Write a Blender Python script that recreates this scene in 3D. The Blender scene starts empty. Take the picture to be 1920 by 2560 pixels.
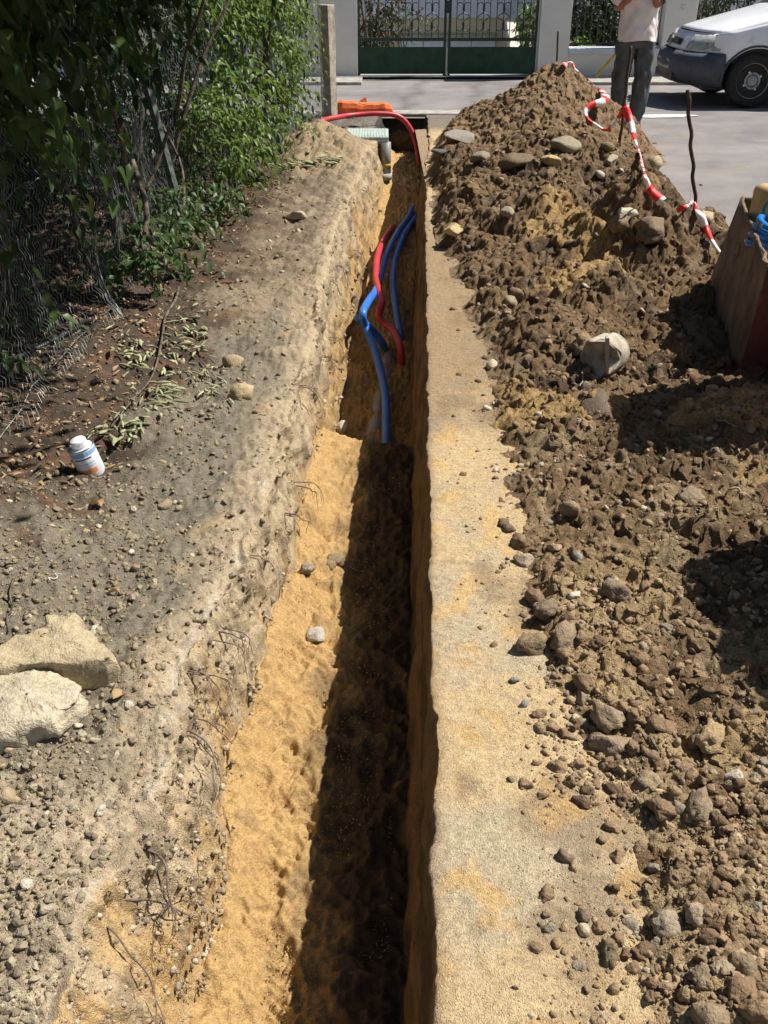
import bpy, bmesh, math, random
import numpy as np
from mathutils import Vector, Matrix
random.seed(7); RNG = np.random.default_rng(11)
SC = bpy.context.scene; COL = SC.collection

# ------------------------------------------------------------------ camera, sky, sun, exposure
CAMH, PITCH, FPX = 1.63, math.radians(30.2), 2400.0
cam_d = bpy.data.cameras.new('camera'); cam = bpy.data.objects.new('camera', cam_d); COL.objects.link(cam)
cam_d.sensor_fit = 'VERTICAL'; cam_d.sensor_height = 36.0; cam_d.lens = 36.0*FPX/2560.0
cam_d.clip_start = .05; cam_d.clip_end = 400
cam.location = (0, 0, CAMH); cam.rotation_euler = (math.pi/2-PITCH, 0, 0)
SC.camera = cam
SUN_EL, SUN_AZ = math.radians(55), math.radians(74)
w = bpy.data.worlds.new('World'); SC.world = w; w.use_nodes = True
wn = w.node_tree.nodes; sky = wn.new('ShaderNodeTexSky'); sky.sky_type = 'NISHITA'; sky.sun_disc = False
sky.sun_elevation = SUN_EL; sky.sun_rotation = SUN_AZ; sky.dust_density = 1.5
w.node_tree.links.new(sky.outputs[0], wn['Background'].inputs[0]); wn['Background'].inputs[1].default_value = .05
sl = bpy.data.lights.new('sun', 'SUN'); sl.energy = 5.0; sl.angle = math.radians(.53); sl.color = (1, .955, .88)
sun = bpy.data.objects.new('sun', sl); COL.objects.link(sun); sun.location = (6, 3, 9)
S = Vector((math.cos(SUN_EL)*math.sin(SUN_AZ), math.cos(SUN_EL)*math.cos(SUN_AZ), math.sin(SUN_EL)))
sun.rotation_euler = (-S).to_track_quat('-Z', 'Y').to_euler()
vs = SC.view_settings; vs.view_transform = 'Standard'; vs.look = 'None'; vs.gamma = 1; vs.exposure = .56

# ------------------------------------------------------------------ helpers
sP, cP = math.sin(PITCH), math.cos(PITCH)
def ray(px, py):
    x = (px-960)/FPX; y = (py-1280)/FPX
    return (x, cP-y*sP, -sP-y*cP)
def at(px, py, z=0.0):                 # where the place's level z lies under a spot of the photograph
    d = ray(px, py); t = (z-CAMH)/d[2]
    return Vector((d[0]*t, d[1]*t, z))
def atY(px, py, Y):
    d = ray(px, py); t = Y/d[1]
    return Vector((d[0]*t, Y, CAMH+d[2]*t))
def depth(P):
    return P[..., 1]*cP + (CAMH-P[..., 2])*sP
def project(P):
    d = depth(P); x = 960+FPX*P[..., 0]/d
    y = 1280 - FPX*(P[..., 1]*sP + (P[..., 2]-CAMH)*cP)/d
    return x, y, d

def _h(ix, iy, iz):
    n = (ix*374761393 + iy*668265263 + iz*2147483647) & 0xffffffff
    n = ((n ^ (n >> 13))*1274126177) & 0xffffffff
    n = ((n ^ (n >> 16))*2246822519) & 0xffffffff
    return (n ^ (n >> 15)) & 0xffff
_G = RNG.normal(size=(256, 3)); _G /= np.linalg.norm(_G, axis=1)[:, None]
_a = np.linspace(0, 2*math.pi, 256, endpoint=False); _G2 = np.stack([np.cos(_a), np.sin(_a)], 1)
def pn2(x, y, z):
    x, y = np.broadcast_arrays(np.asarray(x, float), np.asarray(y, float)); z = float(z)
    ix, iy = np.floor(x).astype(np.int64), np.floor(y).astype(np.int64); iz = math.floor(z*7.3)
    fx, fy = x-ix, y-iy; u, v = [f*f*f*(f*(f*6-15)+10) for f in (fx, fy)]
    out = 0
    for dx in (0, 1):
        for dy in (0, 1):
            g = _G2[_h(ix+dx, iy+dy, iz) & 255]
            out = out + (g[..., 0]*(fx-dx)+g[..., 1]*(fy-dy))*(u if dx else 1-u)*(v if dy else 1-v)
    return out*1.5
def pn(x, y, z):
    if np.ndim(z) == 0 and np.ndim(x)+np.ndim(y) > 0: return pn2(x, y, z)
    x, y, z = np.broadcast_arrays(np.asarray(x, float), np.asarray(y, float), np.asarray(z, float))
    ix, iy, iz = np.floor(x).astype(np.int64), np.floor(y).astype(np.int64), np.floor(z).astype(np.int64)
    fx, fy, fz = x-ix, y-iy, z-iz
    u, v, ww = [f*f*f*(f*(f*6-15)+10) for f in (fx, fy, fz)]
    out = 0
    for dx in (0, 1):
        for dy in (0, 1):
            for dz in (0, 1):
                g = _G[_h(ix+dx, iy+dy, iz+dz) & 255]
                d = g[..., 0]*(fx-dx)+g[..., 1]*(fy-dy)+g[..., 2]*(fz-dz)
                out = out + d*(u if dx else 1-u)*(v if dy else 1-v)*(ww if dz else 1-ww)
    return out*1.5
def fbm(x, y, z, o=4, g=.5):
    s = 0; a = 1; k = 1
    for i in range(o):
        s = s + a*pn(np.asarray(x)*k+17*i, np.asarray(y)*k-9*i, np.asarray(z)*k+5*i); a *= g; k *= 2.03
    return s
def ridge(x, y, z, o=3):
    s = 0; a = 1; k = 1
    for i in range(o):
        s = s + a*(1-2*np.abs(pn(np.asarray(x)*k+7*i, np.asarray(y)*k+3*i, np.asarray(z)*k))); a *= .5; k *= 2.1
    return s
def sm(a, b, x):
    t = np.clip((x-a)/(b-a), 0, 1); return t*t*(3-2*t)

def make_mesh(name, V, F, col=None, smooth=False):
    V = np.asarray(V, np.float32); me = bpy.data.meshes.new(name)
    if isinstance(F, np.ndarray):
        n, k = F.shape
        me.vertices.add(len(V)); me.vertices.foreach_set('co', V.ravel())
        me.loops.add(n*k); me.loops.foreach_set('vertex_index', F.astype(np.int32).ravel())
        me.polygons.add(n); me.polygons.foreach_set('loop_start', np.arange(0, n*k, k, dtype=np.int32))
    else:
        me.from_pydata([tuple(map(float, v)) for v in V], [], [tuple(int(i) for i in f) for f in F])
    me.update(calc_edges=True)
    if col is not None:
        ca = me.color_attributes.new('Col', 'FLOAT_COLOR', 'POINT')
        c4 = np.ones((len(V), 4), np.float32); c4[:, :3] = np.clip(col, 0, 1)
        ca.data.foreach_set('color', c4.ravel())
    if smooth: me.polygons.foreach_set('use_smooth', np.ones(len(me.polygons), bool))
    return me
def link(name, me, mat=None, parent=None):
    o = bpy.data.objects.new(name, me); COL.objects.link(o)
    if mat is not None and not me.materials: me.materials.append(mat)
    if parent is not None: o.parent = parent
    return o
def tag(o, label=None, cat=None, group=None, kind=None):
    if label: o['label'] = label
    if cat: o['category'] = cat
    if group: o['group'] = group
    if kind: o['kind'] = kind
    return o
def empty(name, loc=(0, 0, 0), rz=0):
    o = bpy.data.objects.new(name, None); COL.objects.link(o); o.location = loc; o.rotation_euler = (0, 0, rz)
    o.empty_display_size = .1; return o

class MB:
    def __init__(s): s.v = []; s.f = []; s.n = 0
    def add(s, V, F):
        s.v.append(np.asarray(V, float).reshape(-1, 3)); s.f += [tuple(int(i)+s.n for i in f) for f in F]; s.n += len(s.v[-1]); return s
    def box(s, c, d, R=None, taper=1.0):
        V = np.array([(x*d[0]/2*(taper if z > 0 else 1), y*d[1]/2*(taper if z > 0 else 1), z*d[2]/2) for z in (-1, 1) for y in (-1, 1) for x in (-1, 1)])
        if R is not None: V = V @ np.array(R).T
        return s.add(V+np.array(c), [(0, 2, 3, 1), (4, 5, 7, 6), (0, 1, 5, 4), (2, 6, 7, 3), (0, 4, 6, 2), (1, 3, 7, 5)])
    def tube(s, P, r, n=8, cap=True):
        V, F = tube_geo(P, r, n, cap); return s.add(V, F)
    def lathe(s, prof, n=20, M=None):
        V = []; F = []
        for (r, z) in prof:
            for k in range(n): a = 2*math.pi*k/n; V.append((r*math.cos(a), r*math.sin(a), z))
        for i in range(len(prof)-1):
            for k in range(n): F.append((i*n+k, i*n+(k+1) % n, (i+1)*n+(k+1) % n, (i+1)*n+k))
        if prof[0][0] > 0: F.append(tuple(range(n-1, -1, -1)))
        if prof[-1][0] > 0: F.append(tuple(range((len(prof)-1)*n, len(prof)*n)))
        V = np.array(V)
        if M is not None: V = np.array([tuple(M @ Vector(v)) for v in V])
        return s.add(V, F)
    def prism(s, poly, z0, z1, M=None):       # polygon in xy extruded z0..z1, then M
        n = len(poly); V = np.array([(x, y, z0) for x, y in poly]+[(x, y, z1) for x, y in poly])
        if M is not None: V = np.array([tuple(M @ Vector(v)) for v in V])
        return s.add(V, [tuple(range(n-1, -1, -1)), tuple(range(n, 2*n))]+[(i, (i+1) % n, n+(i+1) % n, n+i) for i in range(n)])
    def build(s, name, mat, parent=None, smooth=False, bevel=0):
        V = np.concatenate(s.v); me = make_mesh(name, V, s.f, smooth=smooth)
        o = link(name, me, mat, parent)
        if bevel:
            m = o.modifiers.new('bevel', 'BEVEL'); m.width = bevel; m.segments = 2; m.limit_method = 'ANGLE'
        return o
def catmull(P, k=6):
    P = [np.array(p, float) for p in P]
    if len(P) < 3: return np.array(P)
    Q = [2*P[0]-P[1]]+P+[2*P[-1]-P[-2]]; out = []
    for i in range(1, len(Q)-2):
        for j in range(k):
            t = j/k; a, b, c, d = Q[i-1], Q[i], Q[i+1], Q[i+2]
            out.append(.5*((2*b)+(c-a)*t+(2*a-5*b+4*c-d)*t*t+(3*b-a-3*c+d)*t**3))
    out.append(P[-1]); return np.array(out)
def tube_geo(P, r, n=8, cap=True):
    P = np.asarray(P, float); m = len(P); r = np.broadcast_to(np.asarray(r, float), (m,))
    T = np.gradient(P, axis=0); T /= np.linalg.norm(T, axis=1)[:, None]+1e-9
    up = np.array((0, 0, 1.)) if abs(T[0, 2]) < .9 else np.array((1., 0, 0))
    V = []; N = up
    for i in range(m):
        N = N-T[i]*np.dot(N, T[i]); N /= np.linalg.norm(N)+1e-9; B = np.cross(T[i], N)
        for k in range(n):
            a = 2*math.pi*k/n; V.append(P[i]+r[i]*(math.cos(a)*N+math.sin(a)*B))
    F = [(i*n+k, i*n+(k+1) % n, (i+1)*n+(k+1) % n, (i+1)*n+k) for i in range(m-1) for k in range(n)]
    if cap: F += [tuple(range(n-1, -1, -1)), tuple(range((m-1)*n, m*n))]
    return np.array(V), F
def grid_faces(r, c):
    i = np.arange(r-1)[:, None]*c+np.arange(c-1)[None, :]; i = i.ravel()
    return np.stack([i, i+1, i+1+c, i+c], 1)

# ------------------------------------------------------------------ materials
def new_mat(name):
    m = bpy.data.materials.new(name); m.use_nodes = True; return m, m.node_tree.nodes, m.node_tree.links, m.node_tree.nodes['Principled BSDF']
def noise_node(n, l, scale, detail=4, vec=None, rough=.6):
    t = n.new('ShaderNodeTexNoise'); t.inputs['Scale'].default_value = scale; t.inputs['Detail'].default_value = detail; t.inputs['Roughness'].default_value = rough
    if vec: l.new(vec, t.inputs['Vector'])
    return t
def mat(name, col, rough=.6, metal=0, var=.12, vscale=12, bump=0, bscale=60, spec=.5, var2=None, dirt=None, coat=0):
    m, n, l, b = new_mat(name); b.inputs['Roughness'].default_value = rough; b.inputs['Metallic'].default_value = metal
    b.inputs['Specular IOR Level'].default_value = spec
    if coat: b.inputs['Coat Weight'].default_value = coat; b.inputs['Coat Roughness'].default_value = .1
    tc = n.new('ShaderNodeTexCoord'); t = noise_node(n, l, vscale, 6, tc.outputs['Object'])
    mx = n.new('ShaderNodeMix'); mx.data_type = 'RGBA'
    c2 = var2 or tuple(c*(1-2*var) for c in col); c1 = col if var2 else tuple(min(1, c*(1+var)) for c in col)
    mx.inputs[6].default_value = (*c1, 1); mx.inputs[7].default_value = (*c2, 1)
    r = n.new('ShaderNodeMapRange'); r.inputs[1].default_value = .35; r.inputs[2].default_value = .65
    l.new(t.outputs[0], r.inputs[0]); l.new(r.outputs[0], mx.inputs[0]); out = mx.outputs[2]
    if dirt:
        dcol, damt, dsc = dirt
        t2 = noise_node(n, l, dsc, 8, tc.outputs['Object'], .7); r2 = n.new('ShaderNodeMapRange')
        r2.inputs[1].default_value = .62-damt*.3; r2.inputs[2].default_value = .72
        l.new(t2.outputs[0], r2.inputs[0]); m2 = n.new('ShaderNodeMix'); m2.data_type = 'RGBA'
        l.new(r2.outputs[0], m2.inputs[0]); l.new(out, m2.inputs[6]); m2.inputs[7].default_value = (*dcol, 1); out = m2.outputs[2]
    l.new(out, b.inputs['Base Color'])
    if bump:
        t3 = noise_node(n, l, bscale, 6, tc.outputs['Object'], .65); bp = n.new('ShaderNodeBump'); bp.inputs['Strength'].default_value = bump; bp.inputs['Distance'].default_value = .01
        l.new(t3.outputs[0], bp.inputs['Height']); l.new(bp.outputs[0], b.inputs['Normal'])
    return m
def earth_mat(name, fine=330, mid=42, bump=.8, var=.5):
    m, n, l, b = new_mat(name); b.inputs['Roughness'].default_value = .95; b.inputs['Specular IOR Level'].default_value = .15
    g = n.new('ShaderNodeNewGeometry'); a = n.new('ShaderNodeVertexColor'); a.layer_name = 'Col'
    t1 = noise_node(n, l, fine, 3, g.outputs['Position'], .7); t2 = noise_node(n, l, mid, 5, g.outputs['Position'], .7)
    v = n.new('ShaderNodeTexVoronoi'); v.inputs['Scale'].default_value = fine*.8; l.new(g.outputs['Position'], v.inputs['Vector'])
    sep = n.new('ShaderNodeSeparateColor'); l.new(v.outputs['Color'], sep.inputs[0])
    def mr(sock, lo, hi):
        r = n.new('ShaderNodeMapRange'); r.inputs[1].default_value = .25; r.inputs[2].default_value = .75
        r.inputs[3].default_value = lo; r.inputs[4].default_value = hi; l.new(sock, r.inputs[0]); return r.outputs[0]
    m1 = n.new('ShaderNodeMath'); m1.operation = 'MULTIPLY'; l.new(mr(t2.outputs[0], 1-var*.5, 1+var*.45), m1.inputs[0]); l.new(mr(sep.outputs[0], 1-var*.32, 1+var*.28), m1.inputs[1])
    vm = n.new('ShaderNodeVectorMath'); vm.operation = 'SCALE'; l.new(a.outputs[0], vm.inputs[0]); l.new(m1.outputs[0], vm.inputs['Scale'])
    l.new(vm.outputs[0], b.inputs['Base Color'])
    ad = n.new('ShaderNodeMath'); ad.operation = 'MULTIPLY_ADD'; l.new(t2.outputs[0], ad.inputs[0]); ad.inputs[1].default_value = 2.2; l.new(t1.outputs[0], ad.inputs[2])
    ad2 = n.new('ShaderNodeMath'); ad2.operation = 'MULTIPLY_ADD'; l.new(v.outputs['Distance'], ad2.inputs[0]); ad2.inputs[1].default_value = -.45; l.new(ad.outputs[0], ad2.inputs[2])
    bp = n.new('ShaderNodeBump'); bp.inputs['Strength'].default_value = bump; bp.inputs['Distance'].default_value = .006
    l.new(ad2.outputs[0], bp.inputs['Height']); l.new(bp.outputs[0], b.inputs['Normal'])
    return m
def leaf_mat(name, base, attr=True, trans=.35, rough=.42):
    m, n, l, b = new_mat(name); b.inputs['Roughness'].default_value = rough; b.inputs['Specular IOR Level'].default_value = .3
    if attr:
        a = n.new('ShaderNodeVertexColor'); a.layer_name = 'Col'; c = a.outputs[0]
    else:
        oi = n.new('ShaderNodeObjectInfo'); rp = n.new('ShaderNodeValToRGB'); l.new(oi.outputs['Random'], rp.inputs[0])
        rp.color_ramp.elements[0].color = (*[x*.6 for x in base], 1); rp.color_ramp.elements[1].color = (*[x*1.35 for x in base], 1); c = rp.outputs[0]
    l.new(c, b.inputs['Base Color'])
    t = n.new('ShaderNodeBsdfTranslucent'); hs = n.new('ShaderNodeHueSaturation'); hs.inputs['Value'].default_value = 1.5; hs.inputs['Hue'].default_value = .485
    l.new(c, hs.inputs['Color']); l.new(hs.outputs[0], t.inputs[0])
    mx = n.new('ShaderNodeMixShader'); mx.inputs[0].default_value = trans
    l.new(b.outputs[0], mx.inputs[1]); l.new(t.outputs[0], mx.inputs[2]); l.new(mx.outputs[0], n['Material Output'].inputs[0])
    tc = n.new('ShaderNodeTexCoord'); nz = noise_node(n, l, 90, 2, tc.outputs['Object']); bp = n.new('ShaderNodeBump'); bp.inputs['Strength'].default_value = .25; bp.inputs['Distance'].default_value = .004
    l.new(nz.outputs[0], bp.inputs['Height']); l.new(bp.outputs[0], b.inputs['Normal'])
    return m
M = {}
M['earth'] = earth_mat('earth'); M['spoil'] = earth_mat('spoil', 260, 60, 1.0, .55); M['stone'] = earth_mat('stone', 180, 35, .7, .35)
M['leaf'] = leaf_mat('leaf', (.06, .11, .03)); M['leaf_single'] = leaf_mat('leaf_single', (.055, .10, .028), attr=False)
M['wilted'] = leaf_mat('wilted', (.33, .34, .19), attr=False, trans=.1, rough=.7)
M['litter'] = leaf_mat('litter', (.3, .2, .1), trans=.1, rough=.8)
M['bark'] = mat('bark', (.16, .13, .10), .9, var=.3, vscale=30, bump=.8, bscale=90, spec=.2)
M['root'] = mat('root', (.19, .145, .115), .9, var=.3, vscale=40, bump=.5, bscale=150, spec=.2)
M['wire'] = mat('wire', (.27, .29, .28), .5, metal=.3, var=.3, vscale=30)
M['post'] = mat('post', (.10, .125, .10), .6, var=.35, vscale=25, bump=.3, bscale=80, dirt=((.22, .2, .17), .3, 30))
M['conc'] = mat('concrete', (.42, .37, .29), .9, var=.18, vscale=14, bump=.6, bscale=70, spec=.2, dirt=((.2, .17, .12), .4, 9))
M['concg'] = mat('concrete_grey', (.38, .36, .315), .9, var=.15, vscale=9, bump=.5, bscale=90, spec=.2, dirt=((.24, .21, .17), .35, 14))
M['render_wall'] = mat('render_wall', (.78, .765, .705), .95, var=.04, vscale=2.5, bump=.35, bscale=160, spec=.1, dirt=((.46, .44, .38), .15, 2.2))
M['render_wall2'] = mat('render_wall_pale', (.62, .61, .62), .9, var=.04, vscale=3, bump=.2, bscale=100, spec=.1)
M['beige'] = mat('beige_wall', (.52, .47, .34), .9, var=.06, vscale=3, bump=.2, bscale=100, spec=.1)
M['bluewhite'] = mat('bluish_wall', (.60, .64, .72), .85, var=.04, vscale=2, spec=.2)
M['gate'] = mat('gate_green', (.012, .066, .034), .38, var=.2, vscale=6, spec=.35, dirt=((.03, .05, .035), .2, 10))
M['gatebar'] = mat('gate_bar', (.022, .045, .03), .5, var=.2, vscale=20)
M['ironbar'] = mat('iron_bar', (.03, .032, .03), .55, var=.25, vscale=20)
M['red'] = mat('red_conduit', (.50, .035, .05), .42, var=.1, vscale=9, spec=.4, dirt=((.32, .14, .09), .12, 22))
M['blue'] = mat('blue_conduit', (.025, .16, .62), .38, var=.08, vscale=9, spec=.45, dirt=((.2, .18, .16), .1, 26))
M['greypvc'] = mat('grey_pvc', (.22, .215, .215), .5, var=.12, vscale=8, dirt=((.33, .27, .18), .3, 14))
M['orange'] = mat('orange_plastic', (.80, .17, .045), .5, var=.12, vscale=16, bump=.6, bscale=30, spec=.3)
M['cover'] = mat('cover', (.42, .50, .45), .55, var=.12, vscale=20, dirt=((.4, .38, .3), .25, 16))
M['vanwhite'] = mat('van_white', (.82, .83, .86), .28, var=.03, vscale=3, spec=.5, coat=.4, dirt=((.6, .58, .54), .08, 5))
M['vandark'] = mat('van_bumper', (.058, .064, .084), .62, var=.15, vscale=8, bump=.15, bscale=220, dirt=((.09, .085, .08), .15, 9))
M['tyre'] = mat('tyre', (.022, .021, .02), .85, var=.2, vscale=30, bump=.3, bscale=80, dirt=((.09, .075, .06), .2, 18))
M['rim'] = mat('rim', (.40, .38, .36), .55, metal=.0, var=.15, vscale=12, dirt=((.1, .08, .06), .3, 22))
M['black'] = mat('black_trim', (.02, .02, .021), .55, var=.2)
M['lamp'] = mat('lamp_glass', (.36, .37, .37), .16, var=.25, vscale=14, spec=.6)
M['plate'] = mat('plate', (.40, .40, .37), .5, var=.1)
M['shirt'] = mat('shirt', (.82, .75, .71), .95, var=.05, vscale=6, bump=.3, bscale=30, spec=.1)
M['trouser'] = mat('trouser', (.105, .118, .122), .95, var=.15, vscale=10, bump=.4, bscale=35, spec=.15, dirt=((.10, .09, .075), .2, 6))
M['skin'] = mat('skin', (.36, .16, .11), .6, var=.08, vscale=20, spec=.35)
M['hair'] = mat('hair', (.035, .025, .02), .7, var=.3, vscale=80)
M['shoe'] = mat('shoe', (.03, .028, .027), .8, var=.2)
M['tapered'] = mat('tape_red', (.72, .03, .025), .4, var=.05); M['tapewhite'] = mat('tape_white', (.82, .80, .78), .4, var=.04)
M['stake'] = mat('stake_rust', (.075, .045, .032), .85, var=.3, vscale=30, bump=.4, bscale=90)
M['yellow'] = mat('yellow_handle', (.42, .30, .05), .6, var=.15)
M['rust'] = mat('rusty_sheet', (.25, .175, .12), .75, metal=.15, var=.25, vscale=5, bump=.25, bscale=30, spec=.3, dirt=((.09, .05, .035), .35, 6))
M['redpaint'] = mat('red_paint', (.15, .030, .022), .6, var=.2, vscale=7, bump=.15, bscale=40, dirt=((.17, .13, .10), .35, 7))
M['jerry'] = mat('jerrycan', (.62, .42, .20), .5, var=.1, vscale=9, dirt=((.4, .26, .13), .15, 12))
M['bluegloss'] = mat('blue_gloss', (.02, .20, .60), .25, var=.08, vscale=7)
M['teal'] = mat('teal_strap', (.05, .22, .20), .5, var=.2)
M['can'] = mat('can_label', (.72, .76, .80), .4, var=.04, vscale=20); M['canmetal'] = mat('can_metal', (.55, .55, .55), .3, metal=.9, var=.1, vscale=30)
M['whitecap'] = mat('white_cap', (.84, .84, .83), .45, var=.02); M['canblue'] = mat('can_blue', (.20, .40, .66), .4, var=.08); M['canorange'] = mat('can_orange', (.72, .24, .06), .45, var=.12, vscale=60)
M['canink'] = mat('can_ink', (.03, .04, .16), .5); M['canhaze'] = mat('can_grey_print', (.42, .45, .50), .5)
M['glass'] = mat('glass', (.10, .15, .16), .06, var=.2, vscale=2, spec=.7)
M['blackpipe'] = mat('black_pipe', (.035, .032, .03), .5, var=.2, vscale=20)
M['hose'] = mat('garden_pipe', (.05, .05, .055), .5, var=.2, vscale=20)
M['whitepaint'] = mat('road_paint', (.6, .59, .55), .85, var=.1, vscale=30, bump=.3)
M['dumperyellow'] = mat('dumper_paint', (.30, .04, .03), .5, var=.2, vscale=6)
M['tile'] = mat('step_stone', (.62, .59, .52), .85, var=.08, vscale=6)
# asphalt
def asphalt():
    m, n, l, b = new_mat('asphalt'); b.inputs['Roughness'].default_value = .9; b.inputs['Specular IOR Level'].default_value = .25
    g = n.new('ShaderNodeNewGeometry'); a = n.new('ShaderNodeVertexColor'); a.layer_name = 'Col'
    t = noise_node(n, l, 160, 4, g.outputs['Position'], .8); t2 = noise_node(n, l, 2.2, 6, g.outputs['Position'], .6)
    m1 = n.new('ShaderNodeMath'); m1.operation = 'MULTIPLY_ADD'; l.new(t.outputs[0], m1.inputs[0]); m1.inputs[1].default_value = .9; m1.inputs[2].default_value = .1
    m2 = n.new('ShaderNodeMath'); m2.operation = 'MULTIPLY_ADD'; l.new(t2.outputs[0], m2.inputs[0]); m2.inputs[1].default_value = .8; l.new(m1.outputs[0], m2.inputs[2])
    vm = n.new('ShaderNodeVectorMath'); vm.operation = 'SCALE'; l.new(a.outputs[0], vm.inputs[0]); l.new(m2.outputs[0], vm.inputs['Scale']); l.new(vm.outputs[0], b.inputs['Base Color'])
    bp = n.new('ShaderNodeBump'); bp.inputs['Strength'].default_value = .5; bp.inputs['Distance'].default_value = .006; l.new(t.outputs[0], bp.inputs['Height']); l.new(bp.outputs[0], b.inputs['Normal'])
    return m
M['asphalt'] = asphalt()
# ------------------------------------------------------------------ terrain functions
def Lf(Y):
    b = np.interp(Y, [.0, 1, 1.65, 2.5, 3.3, 4.2, 5.4, 6.5, 7.6, 9, 10.2, 12.1], [-.66, -.60, -.52, -.465, -.41, -.36, -.36, -.36, -.27, -.17, -.10, -.07])
    return b + .030*fbm(Y*1.7, 3.3, .5, 3) + .012*pn(Y*9, 1.1, 2.)
def Rf(Y):
    b = np.interp(Y, [.0, 1, 1.65, 2.5, 4.2, 5.88, 7.5, 8.6, 10, 12.1], [.06, .09, .117, .143, .2, .255, .315, .38, .45, .50])
    return b + .007*fbm(Y*4, 8.3, .5, 3) + .022*np.clip(fbm(Y*5, 2.7, .5, 4)-.35, 0, 1) + .0015*fbm(Y*40, 1.7, 1.5, 2) - .035*np.exp(-((Y-9.0)/.35)**2)
def zfloor(Y):
    return np.interp(Y, [-5, 1, 2.2, 3.6, 4.32, 4.42, 5, 7, 8.5, 10.2, 11.6, 13], [-.52, -.51, -.49, -.50, -.50, -.80, -.82, -.80, -.66, -.46, -.42, -.42])
def worley(x, y, sd=0):                    # rounded lumps, 0..1, of random height
    ix, iy = np.floor(x).astype(np.int64), np.floor(y).astype(np.int64); best = np.zeros(np.shape(x))
    for dx in (-1, 0, 1):
        for dy in (-1, 0, 1):
            cx, cy = ix+dx, iy+dy; h1 = _h(cx, cy, np.int64(sd))/65535.; h2 = _h(cx, cy, np.int64(sd+1))/65535.; h3 = _h(cx, cy, np.int64(sd+2))/65535.
            r2 = (x-cx-h1)**2+(y-cy-h2)**2; R = .25+.55*h3*h3
            best = np.maximum(best, np.sqrt(np.maximum(R*R-r2, 0)))
    return best
def gnoise(X, Y):
    left = sm(.1, -.35, X)
    a = .035*fbm(X*1.8, Y*1.8, .3, 3)*left + .016*fbm(X*7, Y*7, 1.3, 4)*(left*.8+.25)
    c = .007*fbm(X*34, Y*34, 4.1, 2)*(left+.22)
    hp = np.exp(-((X+.55)/.45)**2-((Y-9.2)/1.0)**2)+.22*left*sm(4.2, 5.5, Y)+.14*left
    c = c + hp*(.045*worley(X*11, Y*11, 5)+.03*worley(X*27, Y*27, 15)-.012)
    return a + c
def gbase(X, Y):
    z = .25*np.exp(-((X+.62)/.36)**2-((Y-9.45)/.75)**2) + .10*np.exp(-((X+.30)/.25)**2-((Y-9.0)/.5)**2)
    z = z + .05*sm(-.9, -1.7, X)
    z = z - .045*np.exp(-(((X+1.06)/.09)**2+((Y-3.06)/.10)**2))*0
    return z
def gz(X, Y): return gbase(X, Y)+gnoise(X, Y)
def cone(X, Y, cx, cy, rx, ry, h, p=1.15):
    r = np.sqrt(((X-cx)/rx)**2+((Y-cy)/ry)**2+.012); return h*np.clip(1.06-r, 0, 2)**p
def gau(X, Y, cx, cy, rx, ry, h): return h*np.exp(-((X-cx)/rx)**2-((Y-cy)/ry)**2)
def rfade(X, Y):                            # the heap runs out on the asphalt
    rf = np.interp(Y, [0, 4.8, 5.6, 6.4, 8, 9.6, 11.2], [3.1, 2.9, 2.45, 2.30, 2.42, 2.75, 2.2])+.10*fbm(Y*1.6, X*.8, 3.1, 3); return sm(rf, rf-.45, X)
def mbase(X, Y):
    foot = np.interp(Y, [0, 1.6, 2.2, 3, 4.3, 5.4, 6.5, 9.0, 10.2, 11.2], [.50, .42, .36, .38, .43, .40, .30, .38, .50, .75]) + .05*fbm(Y*2.2, 7.7, .2, 3)
    e = X-foot
    k = 3.0; parts = [
        cone(X, Y, 1.62, 9.8, 1.14, 1.45, .70),
        cone(X, Y, 1.38, 7.7, .92, 1.5, .44, 1.0),
        gau(X, Y, 1.05, 6.5, .42, .75, .24), gau(X, Y, .72, 8.2, .25, .6, .20), gau(X, Y, .70, 7.0, .28, .7, .19),
        gau(X, Y, 1.50, 5.70, .40, .30, .47), gau(X, Y, .56, 7.0, .15, .7, .13), gau(X, Y, .58, 8.3, .15, .6, .15), gau(X, Y, .66, 9.4, .16, .5, .15), gau(X, Y, .72, 10.5, .18, .5, .12), gau(X, Y, 1.98, 5.9, .36, .5, .22), gau(X, Y, 1.05, 5.0, .30, .35, .16),
        gau(X, Y, 1.95, 7.4, .38, .8, .13),
        gau(X, Y, 1.12, 11.15, .45, .4, .20), gau(X, Y, .80, 10.2, .22, .5, .12),
        gau(X, Y, 1.30, 2.05, .35, .55, .15), gau(X, Y, 1.02, 2.55, .18, .16, .085), gau(X, Y, 1.45, 3.35, .45, .35, .14), gau(X, Y, .95, 3.5, .25, .2, .07),
        gau(X, Y, .8, 4.35, .25, .3, .10)]
    s = sum(np.maximum(p, 0)**k for p in parts)**(1/k)
    s = s + .045*sm(0, .22, e)
    s = s*rfade(X, Y)
    return s*sm(-.06, .16, e) + .075*np.minimum(e, 0) - .012, e
def mnoise(X, Y):
    big = sm(3.2, 5.0, Y)
    n = .055*fbm(X*2.6+3, Y*2.6, .7, 3)*(.35+.65*big) + .030*ridge(X*6, Y*6, 2.2, 3)*(.35+.65*big) + .016*fbm(X*19, Y*19, 5.2, 3) + .006*fbm(X*55, Y*55, 1.2, 2)
    wx, wy = X+.02*fbm(X*12, Y*12, .9, 2), Y+.02*fbm(X*12, Y*12, 3.9, 2)
    fr = np.interp(Y, [1, 2.6, 3.4, 6, 8, 11], [.55, .7, 1., 1., .8, .7]); n = n*np.interp(Y, [2, 3.2, 6.5, 8.5], [.8, 1, 1, .8])
    n = n + fr*(.036*worley(wx*9, wy*9, 3) + .024*worley(wx*22, wy*22, 8) + .013*worley(wx*50, wy*50, 18))
    return n
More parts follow.
